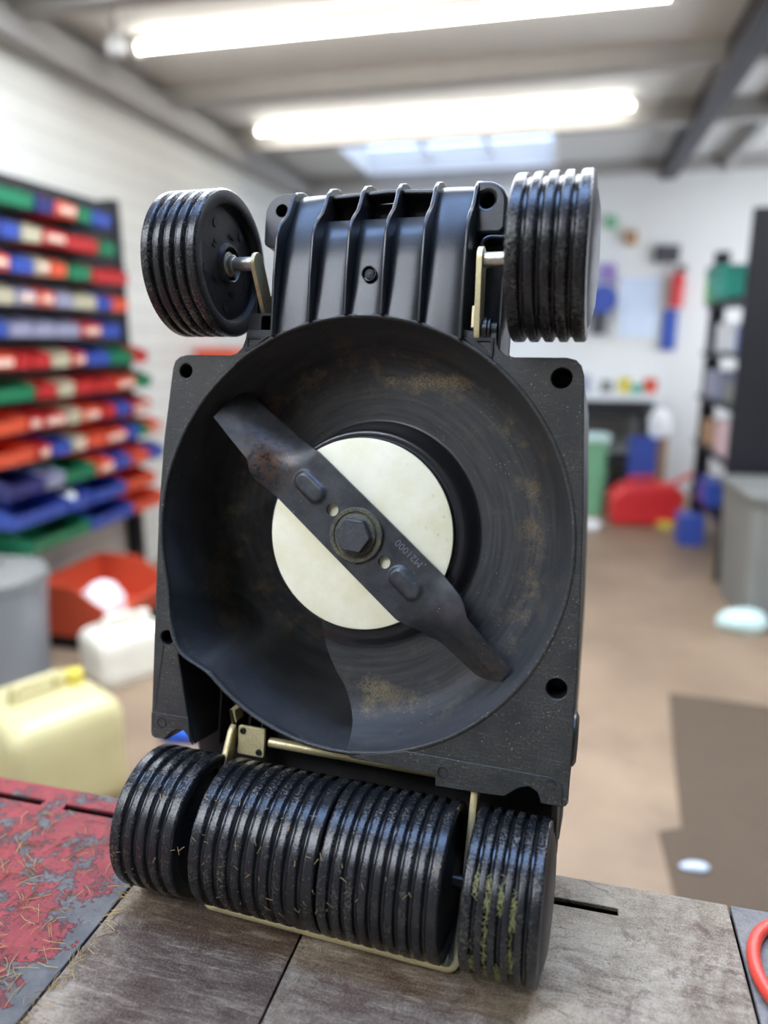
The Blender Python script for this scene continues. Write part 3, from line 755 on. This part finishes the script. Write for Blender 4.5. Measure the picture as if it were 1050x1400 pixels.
def mid_roller(u0, u1, n):
    W = u1 - u0; T = tread(W, n, RW); h = W / 2
    o = link('roller', lathe(BM(), T, 112), 'wheel', mower, loc=((u0 + u1) / 2, AV, AW), smooth=50)
    for g in (-1, 1):
        link('wheel_face', lathe(BM(), [(g * x, r) for x, r in [(h, RW - .0016), (h + .0003, RW - .0040), (h, .050), (h - .003, .0485), (h - .004, .02), (h - .001, .012), (h - .001, 0)]], 64), 'wheel_face', o, smooth=30)
    return o
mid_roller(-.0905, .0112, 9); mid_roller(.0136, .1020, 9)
# axles and arms
def axle(u0, u1, v, w, r, mat='steel'): return part('axle', lathe(BM(), [(u0, 0), (u0, r), (u0 + .0006, r + .0002), (u1 - .0006, r + .0002), (u1, r), (u1, 0)], 28, 'x', (0, v, w)), mat)
axle(.0930, .126, FV - .003, FW, .0053); axle(-.122, -.0930, FV, FW, .0053)
part('hub_washer', lathe(BM(), [(-.1187, .0098), (-.1155, .0098), (-.1148, .0085), (-.1148, .0050)], 24, 'x', (0, FV, FW)), 'steel')
part('axle_clip', lathe(BM(), [(-.1147, .0050), (-.1147, .0074), (-.1115, .0074), (-.1110, .0066), (-.1110, .0050)], 20, 'x', (0, FV, FW)), 'steel')
axle(-.15, .16, AV, AW, .0045, 'screw')
def arm(u0, u1, vt, wt, vb, wb, hw=.0085):
    d = Vector((vb - vt, wb - wt)).normalized(); q = Vector((-d.y, d.x)); a = atan2(-d.y, -d.x)
    pts = [(vt + hw * cos(a - pi / 2 + pi * i / 10), wt + hw * sin(a - pi / 2 + pi * i / 10)) for i in range(11)]
    b = a + pi
    pts += [(vb + hw * cos(b - pi / 2 + pi * i / 10), wb + hw * sin(b - pi / 2 + pi * i / 10)) for i in range(11)]
    return part('axle_arm', prism(BM(), pts, [], u0, u1, 'x'), 'zinc', bevel=.0008)
arm(.0885, .0928, FV - .002, FW, .1600, -.004); arm(-.0928, -.0892, FV, FW, .164, -.030)
part('arm_tab', box(BM(), .0862, .0886, .160, .176, -.010, .004), 'zinc', bevel=.0006)
part('pivot_bush', lathe(BM(), [(.0925, 0), (.0925, .0075), (.0945, .0078), (.0950, .0098), (.0975, .0098), (.0980, .0070), (.0985, .0090), (.1000, .0090), (.1005, .0062), (.1045, .0060), (.1045, 0)], 32, 'x', (0, .1600, -.006)), 'panel')
part('pivot_bush', lathe(BM(), [(-.105, 0), (-.105, .006), (-.093, .006), (-.093, 0)], 24, 'x', (0, .164, -.030)), 'panel')
# rear height yoke: two flat arms joined by a cross strip under the rollers
zl = AV - RW - .0028
yk = round_corners([(-.1060, -.1710, -.048), (-.1060, -.1730, -.024), (-.1065, -.205, -.012), (-.1085, -.262, -.001), (-.1090, -.3035, .0085)], .012, 6)
YV = lambda w: (BZ + .0038 - MT.z - MWM[2][2] * w) / MWM[2][1]
WY = .0270
yp = [Vector((-.1060, -.1715, -.040)), Vector((-.1060, -.1735, -.022)), Vector((-.1065, -.2150, -.006)), Vector((-.0985, -.2650, .003)), Vector((-.0965, YV(WY), WY)), Vector((.1105, YV(WY), WY)), Vector((.1098, -.2650, .006)), Vector((.1105, -.2050, -.002)), Vector((.1105, -.165, -.012)), Vector((.1105, -.1600, -.03))]
path = round_corners(yp, .0085, 6)
bm = BM(); rows = []
for i, pnt in enumerate(path):                               # strip: thin in the plane of the bend, 11 mm deep
    t = (path[min(i + 1, len(path) - 1)] - path[max(i - 1, 0)]).normalized()
    dw = Vector((0, -.30, .95)); dw = (dw - t * dw.dot(t)).normalized(); th = t.cross(dw)
    rows.append([bm.verts.new(pnt + dw * a + th * b) for a, b in ((0, -.0020), (-.0008, -.0030), (-.0120, -.0030), (-.0128, 0), (-.0120, .0022), (-.0008, .0022), (0, .0012))])
for A, B in zip(rows, rows[1:]):
    for j in range(7): bm.faces.new([A[j], A[(j + 1) % 7], B[(j + 1) % 7], B[j]])
bm.faces.new(rows[0]); bm.faces.new(rows[-1])
part('height_yoke', bm, 'zinc', smooth=45)
bw = -.026
br = part('pivot_bracket', prism(BM(), rrect(-.1005, -.0755, -.1985, -.1740, .0015, 3), [], bw - .003, bw), 'zinc', bevel=.0006)
for x, y in ((-.0960, -.1780), (-.0800, -.1945)): link('bracket_screw', lathe(BM(), [(bw, .0028), (bw + .0014, .0026), (bw + .0016, .0016), (bw + .0006, .0012), (bw + .0006, 0)], 18, 'z', (x, y, 0)), 'screw', br)
part('pivot_rod', lathe(BM(), [(-.074, 0), (-.074, .0042), (.108, .0042), (.108, 0)], 24, 'x', (0, -.1870, -.034)), 'zinc')
# rear body behind the rollers
part('rear_housing', prism(BM(), rimarc(222, 318, .0045, 40) + [(.172, -.12), (.172, -.235), (.150, -.268), (-.150, -.268), (-.164, -.20), (-.160, -.128)], [], -.1115, -.0600), 'deck_side', bevel=.006)
part('rear_side_plate', prism(BM(), [(-.182, -.0035), (-.182, -.06), (-.245, -.06), (-.225, -.03), (-.195, -.012)], [], .1675, .1715, 'x'), 'deck_side')
for u in (-.128, -.112, -.098, -.086): part('cavity_rib', box(BM(), u, u + .0016, -.20, -sqrt(.178 ** 2 - u * u), -.060, -.040), 'deck_side')
# strip covers over the seam at the rear edge
part('rear_strip', prism(BM(), [(.0130, -.1722), (.0570, -.1608), (.1660, -.1615), (.1725, -.1640), (.1745, -.169), (.1745, -.180), (.1725, -.1815), (.1604, -.1815), (.1592, -.1785), (.1571, -.1738), (.1505, -.1706), (.1439, -.1729), (.1383, -.1775), (.1335, -.1816), (.1202, -.1822), (.0818, -.1834), (.0812, -.1744), (.0300, -.1742)], [circ(.0866, -.1722, .0036, 20)], -.001, .0010), 'deck', bevel=.0005)
part('socket', lathe(BM(), [(.0011, .0044), (.0011, .0036), (-.012, .0034), (-.012, 0)], 20, 'z', (.0866, -.1722, 0)), 'dark')
part('rear_strip', prism(BM(), [(-.1705, -.1655), (-.1345, -.1650), (-.1310, -.1865), (-.1340, -.1802), (-.1382, -.1764), (-.1447, -.1766), (-.1504, -.1806), (-.1557, -.1871), (-.1662, -.1871), (-.1690, -.1855), (-.1698, -.1830)], [], -.001, .0010), 'deck', bevel=.0005)
screw(.1662, -.1668, .0010, .0030); screw(-.1596, -.1730, .0010, .0034)
part('side_knob', lathe(BM(), [(.172, .021), (.1795, .0205), (.1815, .017), (.1820, 0)], 40, 'x', (0, -.142, -.034)), 'panel')
# grass and soil sticking to the rollers
def on_roller(u0, u1, a0, a1, spots=None):
    def f(r):
        if spots:
            cu, ca, sa = r.choice(spots); u = r.gauss(cu, .0012); a = r.gauss(ca, sa)
        else: u, a = r.uniform(u0, u1), r.uniform(a0, a1)
        return u, a
    return f
def roller_grass(n, place, L, seed, lift=.0004, along=.75):
    r = random.Random(seed); bm = BM()
    for _ in range(n):
        u, a = place(r); l = r.uniform(*L); k = r.gauss(pi / 2, .5) if r.random() < along else r.uniform(0, pi)
        pts = []
        for t in (0, .5, 1):
            uu = u + cos(k) * l * (t - .5); aa = a + sin(k) * l * (t - .5) / RW
            R = RW + lift + .001 * r.random()
            pts.append(Vector((uu, AV + R * sin(aa), AW + R * cos(aa))))
        sweep(bm, pts, [(-.00014, 0), (0, .0002), (.00014, 0)], (1, 0, 0))
    return bm
sp = [(.1253, .50, .10), (.1253, -.60, .20), (.1340, .10, .30), (.1340, -.70, .18), (.1427, .42, .10), (.1427, -.72, .18), (.1515, -.30, .16), (.1515, .28, .10), (.1340, .45, .12)]
tag(part('roller_grass', roller_grass(300, on_roller(0, 0, 0, 0, sp), (.003, .009), 11, lift=-.0012), 'moss', smooth=0), kind='stuff')
tag(part('dry_straw', roller_grass(70, on_roller(-.16, .10, -.5, .9), (.002, .006), 12, along=.3), 'straw', smooth=0), kind='stuff')

# ------------------------------------------------------------------ the bins on the left wall
BIN_ROWS = ["b2.43:2.54 g2.55:2.79 n2.81:2.92 o2.93:3.07 g3.08:3.18 b3.19:3.33",
"o2.35:2.56 b2.58:2.69 w2.70:2.82 r2.83:2.98 r2.99:3.21 g3.24:3.35", "o2.33:2.61 b2.62:2.75 w2.76:2.85 o2.86:2.96 g2.98:3.14 r3.16:3.44",
"w2.35:2.62 l2.63:2.75 o2.76:2.86 l2.87:2.99 w2.99:3.16 b3.18:3.28 o3.29:3.42", "b2.35:2.56 l2.57:2.70 l2.71:2.84 l2.85:3.02 r3.03:3.18 b3.19:3.34",
"o2.35:2.58 r2.59:2.67 r2.68:2.80 w2.81:2.93 r2.94:3.04 b3.05:3.23 g3.24:3.44 r3.46:3.57", "g2.35:2.68 r2.70:2.82 w2.83:2.94 r2.96:3.09 r3.10:3.25 o3.27:3.44 g3.46:3.59",
"o2.35:2.61 r2.61:2.70 r2.71:2.86 w2.87:2.97 o2.98:3.12 r3.13:3.25 b3.27:3.38 r3.39:3.57", "o2.35:2.64 r2.65:2.74 b2.75:2.88 w2.89:2.99 o3.00:3.13 o3.14:3.32 b3.33:3.44 g3.46:3.53 o3.54:3.67",
"n2.43:2.64 l2.65:2.77 g2.78:3.00 o3.01:3.14 b3.15:3.29 o3.30:3.46 b3.47:3.62", "b2.43:2.77 b2.79:2.94 b2.96:3.23 o3.24:3.51", "g2.51:2.92 b2.94:3.28 o3.30:3.60"]
ORD = ['first', 'second', 'third', 'fourth', 'fifth', 'sixth', 'seventh', 'eighth', 'ninth', 'tenth', 'eleventh', 'twelfth']
rack = empty('louvred_rack', (X0 + .004, 3.0, 0), label='dark louvred wall rack that holds the rows of coloured bins', cat='rack')
PIT = .1275; RX = -2.36 - X0
link('back_panel', box(BM(), .02, RX - .004, -.72, .75, .40, 2.05), 'rack_grey', rack, smooth=0)
for k in range(12):
    z = 1.93 - PIT * k
    link('louvre', box(BM(), RX - .0039, RX + .012, -.70, .73, z + .052, z + .060), 'rack_grey', rack, smooth=0)
for y in (-.68, .71): link('upright', box(BM(), 0, RX + .006, y - .02, y + .02, 0, 2.08), 'rack_grey', rack, smooth=0)
bin_meshes = {}
def bin_mesh(wd, dp, key):
    q = (round(wd, 2), dp, key)
    if q in bin_meshes: return bin_meshes[q]
    bm = BM(); t = .003; h = .084; h2 = wd / 2
    side = [(0, 0), (dp * .94, 0), (dp, .052), (dp - .01, .056), (dp * .62, h), (0, h)]
    for s in (-1, 1): prism(bm, side, [], s * (h2 - t) if s > 0 else -h2, h2 if s > 0 else -(h2 - t), 'y')
    box(bm, 0, dp * .94, -h2 + t, h2 - t, 0, t); box(bm, 0, t, -h2 + t, h2 - t, t, h)
    fr = [(dp * .94 - t, t), (dp * .94, 0), (dp, .052), (dp + .004, .057), (dp - t, .057), (dp - t, .052)]
    prism(bm, fr, [], -h2 + t, h2 - t, 'y')
    for v in bm.verts: pass
    bmesh.ops.recalc_face_normals(bm, faces=bm.faces)
    me = bpy.data.meshes.new('storage_bin'); bm.to_mesh(me); bm.free(); me.materials.append(M['bin_' + key]); bin_meshes[q] = me
    return me
rb = random.Random(4)
for k, row in enumerate(BIN_ROWS):
    items = row.split(); cnt = {}
    for i, it in enumerate(items):
        key = it[0]; a, b = (float(x) for x in it[1:].split(':'))
        dp = .205 if k < 9 else .24
        nm = CC[key][0]
        o = link('storage_bin', bin_mesh(b - a - .008, dp, key), None, None, (X0 + RX + .013, (a + b) / 2, 1.93 - PIT * k - .050), smooth=0)
        tag(o, '%s open-front parts bin, %s along from the near end of the %s row down' % (nm, ORD[i], ORD[k]), 'storage bin', 'coloured parts bins on the wall rack')
        if rb.random() < .35 and key in 'rowl':
            w2 = (b - a) / 2 - .02
            c = link('label_card', box(BM(), dp - .003, dp + .0015, -w2, w2, .014, .042), 'card', o, smooth=0)

# ------------------------------------------------------------------ left side of the floor
def thing(name, loc, label, cat, rz=0, group=None): return empty(name, loc, rz, label=label, cat=cat, group=group)
def taper_box(bm, wx, wy, h, k=.85, z0=0, r=.03, wall=.006):
    """Open tapered tub with walls and a floor."""
    ob = rrect(-wx * k / 2, wx * k / 2, -wy * k / 2, wy * k / 2, r); ot = rrect(-wx / 2, wx / 2, -wy / 2, wy / 2, r)
    sh = lambda P, d: [(x - math.copysign(min(abs(x), d), x), y - math.copysign(min(abs(y), d), y)) for x, y in P]
    loops = [(ob, z0), (ot, z0 + h), (sh(ot, wall), z0 + h), (sh(ob, wall), z0 + wall)]
    rows = [[bm.verts.new((x, y, z)) for x, y in P] for P, z in loops]; n = len(ob)
    for A, B in zip(rows, rows[1:]):
        for i in range(n): bm.faces.new([A[i], A[(i + 1) % n], B[(i + 1) % n], B[i]])
    bm.faces.new(rows[0]); bm.faces.new(rows[-1]); return bm
def rim_loop(bm, wx, wy, z, r=.03, t=.012):
    P = rrect(-wx / 2, wx / 2, -wy / 2, wy / 2, r)
    return prism(bm, rrect(-wx / 2 - t, wx / 2 + t, -wy / 2 - t, wy / 2 + t, r + t), [P], z - .02, z + .004)
def jerrycan(name, loc, rz, wx, wy, h, mat, capmat, label, r=.04):
    t = thing(name, loc, label, 'jerrycan', rz)
    bm = BM(); rows = []
    prof = [(0, .90), (.02, .97), (.05, 1), (h * .30, .985), (h * .55, 1.0), (h * .80, 1.0), (h * .90, .95), (h * .96, .86), (h, .72)]
    for z, k in prof:
        P = rrect(-wx / 2 * k, wx / 2 * k, -wy / 2 * k, wy / 2 * k, r * k); rows.append([bm.verts.new((x, y, z)) for x, y in P])
    n = len(rows[0])
    for A, B in zip(rows, rows[1:]):
        for i in range(n): bm.faces.new([A[i], A[(i + 1) % n], B[(i + 1) % n], B[i]])
    bm.faces.new(rows[0]); bm.faces.new(rows[-1])
    link('body', bm, mat, t, smooth=50)
    hx = wx * .30
    hp = round_corners([(-hx * .8, 0, h - .01), (-hx * .8, 0, h + .045), (hx * .5, 0, h + .045), (hx * .5, 0, h - .01)], .02)
    link('handle', sweep(BM(), hp, circ(0, 0, .014, 12), (0, 1, 0)), mat, t)
    link('cap', lathe(BM(), [(h - .005, .028), (h + .035, .028), (h + .04, .024), (h + .04, 0)], 24, 'z', (wx * .30, 0, 0)), capmat, t)
    return t
jerrycan('jerrycan', (-1.455, 1.70, 0), radians(62), .34, .36, .335, 'jerry_yellow', 'cap_yellow', 'large yellowed plastic jerrycan standing just beyond the red bench plate')
jerrycan('jerrycan', (-1.71, 2.50, 0), radians(58), .30, .24, .215, 'jerry_white', 'jerry_white', 'smaller white plastic jerrycan on the floor beside the red crate')
t = thing('dustbin', (-2.13, 2.28, 0), 'grey round dustbin standing below the lowest parts bins', 'dustbin')
link('body', lathe(BM(), [(0, 0), (0, .17), (.01, .18), (.43, .205), (.44, .215), (.455, .215), (.455, .200), (.03, .172), (.03, 0)], 40, 'z'), 'grey_galv', t)
link('lid', lathe(BM(), [(.4555, .21), (.47, .215), (.485, .205), (.51, .12), (.515, 0)], 40, 'z'), 'grey_plastic', t)
link('handle', sweep(BM(), round_corners([(-.06, 0, .508), (-.06, 0, .55), (.06, 0, .55), (.06, 0, .508)], .02), circ(0, 0, .009, 10), (0, 1, 0)), 'grey_plastic', t)
t = thing('red_crate', (-2.06, 2.90, 0), 'big red open-fronted crate under the bin rack with white paper in it', 'crate', 0)
pr = [(-.20, .07), (.16, .07), (.20, .18), (.18, .20), (.02, .30), (-.20, .30)]
bm = BM()
for y0, y1 in ((-.26, -.252), (.252, .26)): prism(bm, [(x, z) for x, z in pr], [], y0, y1, 'y')
box(bm, -.20, .16, -.252, .252, .07, .078); box(bm, -.20, -.192, -.252, .252, .078, .30)
prism(bm, [(.152, .078), (.16, .07), (.20, .18), (.192, .186)], [], -.252, .252, 'y')
link('crate', bm, 'orange_rust', t, smooth=0)
link('stand', box(BM(), -.18, .14, -.24, .24, 0, .069), 'dark', t, smooth=0)
def crumple(name, loc, r, mat, label, cat, seed, sq=.5):
    bm = BM(); bmesh.ops.create_icosphere(bm, subdivisions=3, radius=1); rr = random.Random(seed)
    ds = [(Vector((rr.gauss(0, 1), rr.gauss(0, 1), rr.gauss(0, 1))).normalized(), rr.uniform(.0, .35)) for _ in range(14)]
    for v in bm.verts:
        n = v.co.normalized(); k = .85 + sum(a * max(0, n.dot(d) - .6) for d, a in ds) + rr.uniform(-.05, .05)
        v.co = Vector((n.x * k * r[0], n.y * k * r[1], max(-.55, n.z) * k * r[2] + r[2] * .52))
    return tag(link(name, bm, mat, None, loc, smooth=0), label, cat)
crumple('crumpled_paper', (-2.04, 2.82, .079), (.11, .12, .13), 'paper', 'crumpled white paper lying in the red crate', 'paper', 1)
crumple('crumpled_paper', (-2.20, 2.865, 1.93 - PIT * 10 - .0465), (.055, .055, .055), 'paper', 'crumpled white paper stuffed in a blue bin near the bottom of the rack', 'paper', 2)
crumple('blue_cloth', (-1.22, 2.10, 0), (.10, .07, .05), 'blue_cloth', 'bright blue cloth on the floor seen between roller and deck corner', 'cloth', 3)
t = thing('orange_crate', (-2.28, 4.80, 1.14), 'orange-red crate on a wall bracket seen below the wheel at upper left of the mower', 'crate')
link('crate', taper_box(BM(), .30, .40, .16, .9), 'bin_o', t, smooth=0)
link('bracket', box(BM(), -.17, .12, -.16, .16, -.02, -.0005), 'rack_grey', t, smooth=0)
crumple('rag', (-1.74, 2.99, 0), (.08, .08, .05), 'red_tub', 'red rag on the floor behind the smaller white jerrycan', 'rag', 5)

# ------------------------------------------------------------------ right side and far wall
t = thing('grey_tub', (1.17, 3.97, 0), 'tall grey plastic storage tub on the floor in front of the black shelving', 'tub', radians(4))
link('body', taper_box(BM(), .56, .56, .62, .9, r=.05), 'grey_plastic', t, smooth=40)
link('rim', rim_loop(BM(), .56, .56, .62, .05), 'grey_plastic', t)
link('lid', prism(BM(), rrect(-.30, .30, -.30, .30, .05), [], .625, .645), 'grey_plastic', t, bevel=.006)
crumple('plastic_bag', (.90, 3.61, 0), (.12, .07, .075), 'aqua_paper', 'pale crumpled plastic bag on the floor against the grey tub', 'bag', 8)
crumple('paper_scrap', (.27, 5.42, 0), (.07, .06, .05), 'paper', 'small white paper scrap on the floor beside the mower edge', 'paper', 9)
crumple('plastic_wrapper', (.41, 1.80, .006), (.035, .016, .012), 'pale_blue_board', 'small pale blue wrapper lying on the brown floor mat', 'wrapper', 10)
rm = random.Random(3)
mp = [(.345, 1.0), (.352, 1.45), (.335, 1.94), (.40, 1.97), (.43, 2.35), (.475, 2.83), (.90, 2.80), (1.6, 2.74), (1.6, 1.0)]
tag(link('floor_mat', prism(BM(), mp, [], 0, .006), 'mat_brown', smooth=0), 'dark brown rubber floor mat beside the bench', 'mat')
# shelving
t = thing('shelving_unit', (1.25, 4.98, 0), 'black metal shelving unit standing along the far right of the workshop', 'shelving unit')
SX0, SX1, SY0, SY1 = -.30, .30, -.62, .72
link('side_panel', box(BM(), -.34, .02, SY0 - .02, SY0, 0, 2.02), 'shelf_black', t, smooth=0)
link('side_panel', box(BM(), -.27, -.17, SY1, SY1 + .03, 0, 1.95), 'shelf_black', t, smooth=0)
link('upright', box(BM(), .27, .31, SY0, SY0 + .04, 0, 2.0), 'shelf_black', t, smooth=0); link('upright', box(BM(), .27, .31, SY1 - .04, SY1, 0, 2.0), 'shelf_black', t, smooth=0)
SH = (.30, .66, .98, 1.28, 1.60)
for z in SH: link('shelf', box(BM(), SX0, SX1, SY0, SY1, z - .03, z), 'shelf_black', t, smooth=0)
def carton(name, x, y, z, wx, wy, h, mat, label, cat='box', rz=0, lid=None):
    t = thing(name, (x, y, z), label, cat, rz)
    link('body', box(BM(), -wx / 2, wx / 2, -wy / 2, wy / 2, 0, h), mat, t, bevel=.006)
    if lid: link('lid', box(BM(), -wx / 2 - .006, wx / 2 + .006, -wy / 2 - .006, wy / 2 + .006, h + .0005, h + .03), lid, t, bevel=.005)
    return t
def bottle(x, y, z, r, h, mat, capm, label):
    t = thing('bottle', (x, y, z), label, 'bottle')
    link('body', lathe(BM(), [(0, 0), (0, r * .95), (.01, r), (h * .7, r), (h * .85, r * .45), (h * .9, r * .4), (h * .9, 0)], 24, 'z'), mat, t)
    link('cap', lathe(BM(), [(h * .9005, r * .48), (h, r * .45), (h, 0)], 20, 'z'), capm, t); return t
t = thing('teal_crate', (1.10, 4.95, 1.6005), 'teal plastic crate on the top of the black shelving', 'crate'); link('body', taper_box(BM(), .50, .42, .17, .88), 'teal', t, smooth=0); link('rim', rim_loop(BM(), .50, .42, .17), 'teal', t)
carton('carton', 1.10, 5.45, 1.6005, .36, .30, .20, 'lime', 'small light green box beside the teal crate', lid='dark_grey')
bottle(1.05, 4.80, 1.2805, .045, .24, 'lime', 'lime', 'lime green bottle on the second shelf from the top')
bottle(1.08, 5.05, 1.2805, .04, .22, 'bin_b', 'paper', 'blue bottle beside the lime green one')
carton('carton', 1.12, 5.35, 1.2805, .25, .25, .18, 'paper', 'white box on the second shelf from the top')
carton('carton', 1.06, 4.85, .9805, .16, .30, .12, 'grey_plastic', 'grey flat box on the middle shelf')
carton('carton', 1.06, 5.35, .9805, .20, .28, .18, 'bin_l', 'lilac-grey box on the middle shelf')
carton('carton', 1.08, 4.88, .6605, .22, .32, .20, 'pink', 'pale pink box on the lower shelf of the black shelving')
carton('carton', 1.08, 5.38, .6605, .22, .30, .16, 'cardboard', 'brown cardboard box on the lower shelf')
carton('blue_crate', 1.06, 5.15, .3005, .24, .30, .16, 'bin_b', 'blue plastic crate on the bottom shelf', 'crate')
carton('blue_crate', .90, 5.22, 0, .16, .22, .20, 'bin_b', 'blue plastic crate on the floor in front of the shelving', 'crate')
carton('floor_block', .84, 5.62, 0, .20, .14, .05, 'cap_yellow', 'low yellowish block on the floor by the shelving foot', 'block')
# counter at the far wall
t = thing('counter', (.0, 6.50, 0), 'white-topped counter against the far wall', 'counter')
link('worktop', box(BM(), -1.5, .78, -.30, .39, .88, .93), 'counter', t, bevel=.006)
for x in (-1.45, -.4, .70): link('leg', box(BM(), x - .03, x + .03, -.26, .36, 0, .8795), 'dark_grey', t, smooth=0)
link('apron', box(BM(), -1.45, .72, -.25, -.20, .74, .8795), 'dark', t, smooth=0)
link('shelf', box(BM(), -1.40, .66, -.20, .34, .34, .37), 'dark_grey', t, smooth=0)
for x, mat, h, lb in ((.18, 'bin_l', .14, 'lilac-grey'), (.36, 'grey_plastic', .10, 'grey'), (.50, 'cap_yellow', .13, 'yellowish'), (.60, 'teal', .07, 'teal'), (.70, 'orange_rust', .12, 'rusty orange')):
    carton('carton', x, 6.42, .9305, .10, .12, h, mat, 'small %s box on the far counter' % lb)
bottle(.0, 6.45, .9305, .05, .25, 'paper', 'bin_b', 'white bottle with a blue cap on the far counter')
crumple('white_sack', (.76, 6.10, .62), (.09, .08, .14), 'paper', 'white sack hanging at the end of the far counter', 'sack', 20)
carton('cardboard_sheet', .79, 6.16, 0, .10, .06, .62, 'cardboard', 'upright brown cardboard at the end of the far counter', 'cardboard')
carton('blue_crate', .64, 6.02, .30, .20, .18, .28, 'bin_b', 'bright blue container behind the red one on the floor', 'container', lid='bin_b')
carton('drawer_block', .62, 6.02, 0, .24, .20, .2995, 'dark_grey', 'dark grey block under the bright blue container', 'block')
def fuel_can(x, y, rz):
    t = thing('fuel_can', (x, y, 0), 'bright red plastic fuel can on the floor below the far counter', 'fuel can', rz)
    bm = prism(BM(), [(-.25, .0), (.20, 0), (.24, .05), (.27, .25), (.20, .31), (-.18, .30), (-.26, .22)], [], -.12, .12, 'y'); link('body', bm, 'red_tub', t, bevel=.03, seg=3)
    link('handle', sweep(BM(), round_corners([(-.12, 0, .295), (-.12, 0, .35), (.06, 0, .355), (.06, 0, .305)], .02), circ(0, 0, .014, 10), (0, 1, 0)), 'red_tub', t)
    link('spout', sweep(BM(), [(.19, 0, .29), (.25, 0, .34), (.34, 0, .38)], circ(0, 0, .018, 10), (0, 1, 0)), 'red_tub', t)
fuel_can(.65, 5.72, radians(8))
for x, z, lb, k in ((.20, 0, 'lower', .36), (.21, .362, 'upper', .26)):
    t = thing('green_tub', (x, 6.02, z), 'pale green translucent tub, the %s of two stacked by the red fuel can' % lb, 'tub'); link('body', taper_box(BM(), .34, .34, k - .03, .88), 'tub_green', t, smooth=0); link('lid', prism(BM(), rrect(-.18, .18, -.18, .18, .03), [], k - .03, k), 'aqua_paper' if lb == 'upper' else 'tub_green', t, bevel=.004)
# things on the far wall
def wall_item(name, x, z, w, h, mat, label, cat, d=.05, y=Y1):
    return tag(link(name, box(BM(), x - w / 2, x + w / 2, y - d, y - .0005, z - h / 2, z + h / 2), mat, bevel=.008), label, cat)
t = thing('notice_board', (.61, Y1 - .001, 1.63), 'pale blue board hung on the far wall', 'board')
link('panel', box(BM(), -.165, .165, -.02, 0, -.25, .25), 'pale_blue_board', t, smooth=0); link('frame', prism(BM(), [(-.18, -.265), (.18, -.265), (.18, .265), (-.18, .265)], [[(-.165, -.25), (.165, -.25), (.165, .25), (-.165, .25)]], -.03, 0, 'y'), 'trim_white', t, smooth=0)
t = thing('fire_extinguisher', (.90, Y1 - .075, 1.62), 'red fire extinguisher hung on the far wall', 'fire extinguisher')
link('cylinder', lathe(BM(), [(0, 0), (0, .05), (.01, .058), (.24, .058), (.29, .03), (.30, 0)], 24, 'z'), 'extinguisher', t); link('valve', box(BM(), -.02, .06, -.015, .015, .2905, .34), 'dark', t, bevel=.004); link('bracket', box(BM(), -.03, .03, .05, .074, .1, .2), 'dark', t)
t = thing('blue_hose_reel', (.30, Y1 - .001, 1.70), 'blue reel hung on the far wall beside the right wheel of the mower', 'reel')
link('reel', lathe(BM(), [(-.12, 0), (-.12, .12), (-.10, .12), (-.10, .09), (-.03, .09), (-.03, .12), (-.01, .12), (-.01, 0)], 32, 'y'), 'bin_b', t); link('hose_end', box(BM(), -.08, .05, -.09, -.03, -.30, -.11), 'dark_grey', t, bevel=.02)
wall_item('purple_pouch', .33, 1.92, .13, .14, 'purple', 'lilac pouch hung above the blue reel', 'pouch')
wall_item('blue_sleeve', .87, 1.44, .12, .34, 'bin_b', 'tall blue sleeve hung on the far wall by the shelving', 'sleeve')
wall_item('wall_cabinet', -.05, 1.75, .40, .50, 'pale_blue_board', 'pale wall cabinet on the far wall behind the mower', 'cabinet', .18)
wall_item('wall_clock_box', .50, 2.20, .10, .12, 'cardboard', 'small brown box fixed high on the far wall', 'box')
wall_item('pin_board', .80, 2.06, .20, .14, 'dark_grey', 'dark strip fixed high on the far wall near the shelving', 'board')
wall_item('wall_sign', .33, 2.33, .10, .10, 'tub_green', 'pale green plate fixed high on the far wall', 'sign')
t = thing('pipe_bracket', (-2.0, 3.25, CEIL), 'pale pipe bracket on the ceiling at upper left', 'bracket')
link('plate', box(BM(), -.05, .05, -.05, .05, -.02, 0), 'trim_white', t, bevel=.004); link('drop', lathe(BM(), [(-.14, .025), (-.14, 0)][::-1] + [(-.0201, .025)], 16, 'z'), 'trim_white', t); link('lamp_holder', lathe(BM(), [(-.22, 0), (-.21, .04), (-.16, .05), (-.14, .03)], 20, 'z'), 'trim_white', t)
